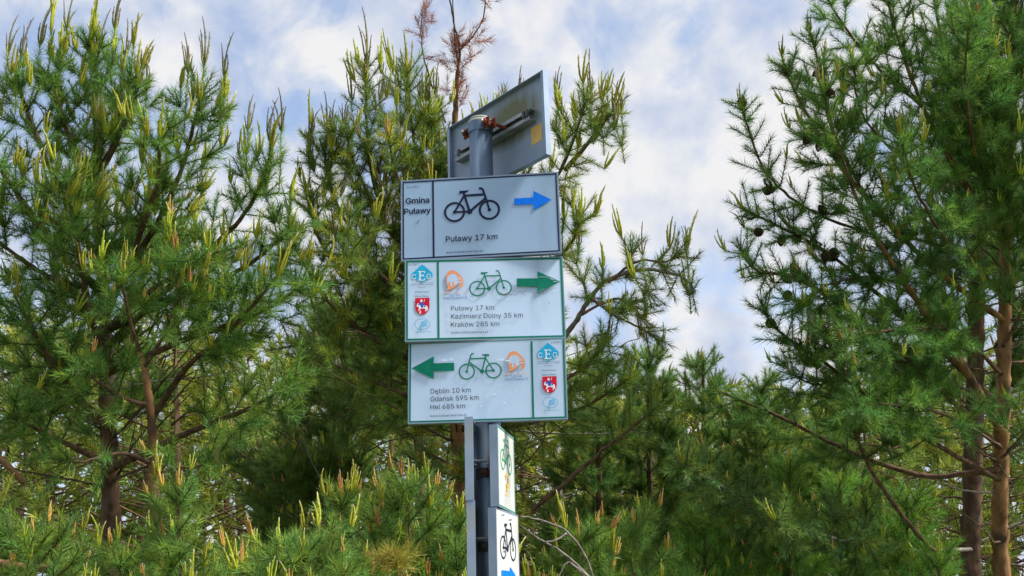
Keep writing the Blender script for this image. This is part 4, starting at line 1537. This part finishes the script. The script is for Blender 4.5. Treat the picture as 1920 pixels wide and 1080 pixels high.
for i, (x, yt, d, lb) in enumerate(FL):
    right = x > 1250
    f = Pine(60 + i, tone=(.072, .165, .055) if not right else (.072, .185, .050), cprob=.22 if not right else .12, csize=.088 if not right else .06, candle=(.5, .5, .0) if not right else (.9, .1, 0), nlen=.047)
    f.front = True
    b = stem(f, [(x + 6, 1320), (x + 4, 1200), (x, yt)], d, .016, .005, 'bark_limb', w0=.0, spacing=.12, lmax=.30 + .10 * ((i * 7) % 3), lmin=.10, up=(.5, .9), bare=.0)
    if i == 7:
        f.nlen = .06
        for k in range(34):
            v = unit(f.rng.normal(0, 1, 3) * np.array([1.5, 1, .7]) + np.array([0, -.3, .45]))
            f.shoot(at(736 + f.rng.normal(0, 14), 1056 + f.rng.normal(0, 7), 3.72), v, .055, True, tone=((.44, .37, .05), (.30, .30, .05), (.40, .28, .07))[k % 3], dens=.45)
        f.nlen = .047
    f.build('small_pine', lb, b, group='small pines along the bottom', maxcan=120)

# tree outside the left edge whose boughs reach in
G = Pine(90, cprob=.5)
bG = stem(G, [(-260, 1150), (-255, 900), (-250, 600), (-240, 300)], 4.3, .05, .01, w0=.3, spacing=.3, lmax=.5, lmin=.2)
G.limb(path([(-255, 1040), (-100, 1045), (20, 1060), (113, 1068)], 4.3, 4.0), .020, .014, 'bark_orange')
G.limb(path([(-255, 700), (-100, 800), (0, 862), (45, 905)], 4.3, 4.4), .018, .010, 'bark_orange')
G.build('pine_tree', 'pine beyond the left edge whose thick brown cut bough reaches into the bottom left', bG)

# dead grey twigs right of the post
t_ = MB()
dt = empty('dead_branch', tuple(at(1085, 1300, 4.2) * np.array([1, 1, 0])), 'curled bare grey dead twigs right of the lowest side sign', 'branch')
o_ = np.array(dt.location)
dbr = np.random.default_rng(4)
for k, pts in enumerate(([(1150, 1700), (1130, 1300), (1112, 1090), (1075, 1010), (1030, 980), (975, 968)], [(1112, 1090), (1060, 1040), (1010, 1010), (975, 985)],
                         [(1112, 1090), (1080, 1062), (1062, 1056), (1045, 1085)], [(1110, 1100), (1090, 1075), (1072, 1058)], [(1062, 1000), (1045, 1012), (1022, 1016)])):
    P_ = path(pts, 4.2, 4.15)
    V, T, _ = tube(P_, np.linspace(.0065 if k == 0 else .0045, .0028, len(P_)), 7, 6, dbr, .001)
    link('twig', trimesh('twig', V - o_, T, smooth=True), 'bark_grey', dt)

# ---- the wood farther off: nobody could count these crowns
W = Pine(99, dens=.55, nw=.016, nlen=.085, tone=(.095, .150, .045), cprob=0)
wr = np.random.default_rng(15)
NW = 60
for k in range(NW):
    row = k % 2
    y = (9.2 if row == 0 else 12.5) + wr.uniform(-1.0, 1.6)
    x = (-.52 + 1.04 * (k + wr.uniform(-.4, .4)) / NW) * y
    px = project((x, y, 2.0))[0]
    top = 640 if px < 1000 else 800 if px < 1700 else 700       # skyline of the wood
    z1 = 1.55 + y * (1206 - top) / F * wr.uniform(.8, 1.12)
    ax = np.array([wr.uniform(-.1, .1), 0, 1.0])
    W.seg.append((np.array([x, y, 0.0]), np.array([x, y, z1 * .6]), .06, .04))
    W.seg.append((np.array([x, y, z1 * .6]), np.array([x, y, 0]) + ax * z1, .04, .008))
    for q in range(170):
        t = wr.uniform(.12, 1) ** .8
        R = (1.0 - t) ** .55 * 1.4 + .15
        a = wr.uniform(0, 6.283)
        rr = R * math.sqrt(wr.uniform(.05, 1))
        dv = unit(np.array([math.cos(a), math.sin(a), .55]))
        p0 = np.array([x, y, 0]) + ax * z1 * t
        p1 = p0 + np.array([math.cos(a), math.sin(a), .25]) * rr
        if q % 3 == 0:
            W.seg.append((p0, p1, .010, .004))
        W.shoot(p1, dv, .22, True, dens=.28)
V, T = W.twigs()
wv, wT, wc = W.needles()
wood = link('background_wood', trimesh('background_wood', np.concatenate([wv]), wT, wc), 'needle')
tag(wood, 'mass of green pines of the wood far behind the near trees', 'wood', kind='stuff')
wt_ = link('trunks', trimesh('trunks', V, T, smooth=True), 'bark_lower', wood)
tag(wt_, kind='stuff')
print('needles', NEEDLE_TOTAL[0], 'tris', sum(len(m.polygons) for m in bpy.data.meshes), 'objects', len(bpy.data.objects))
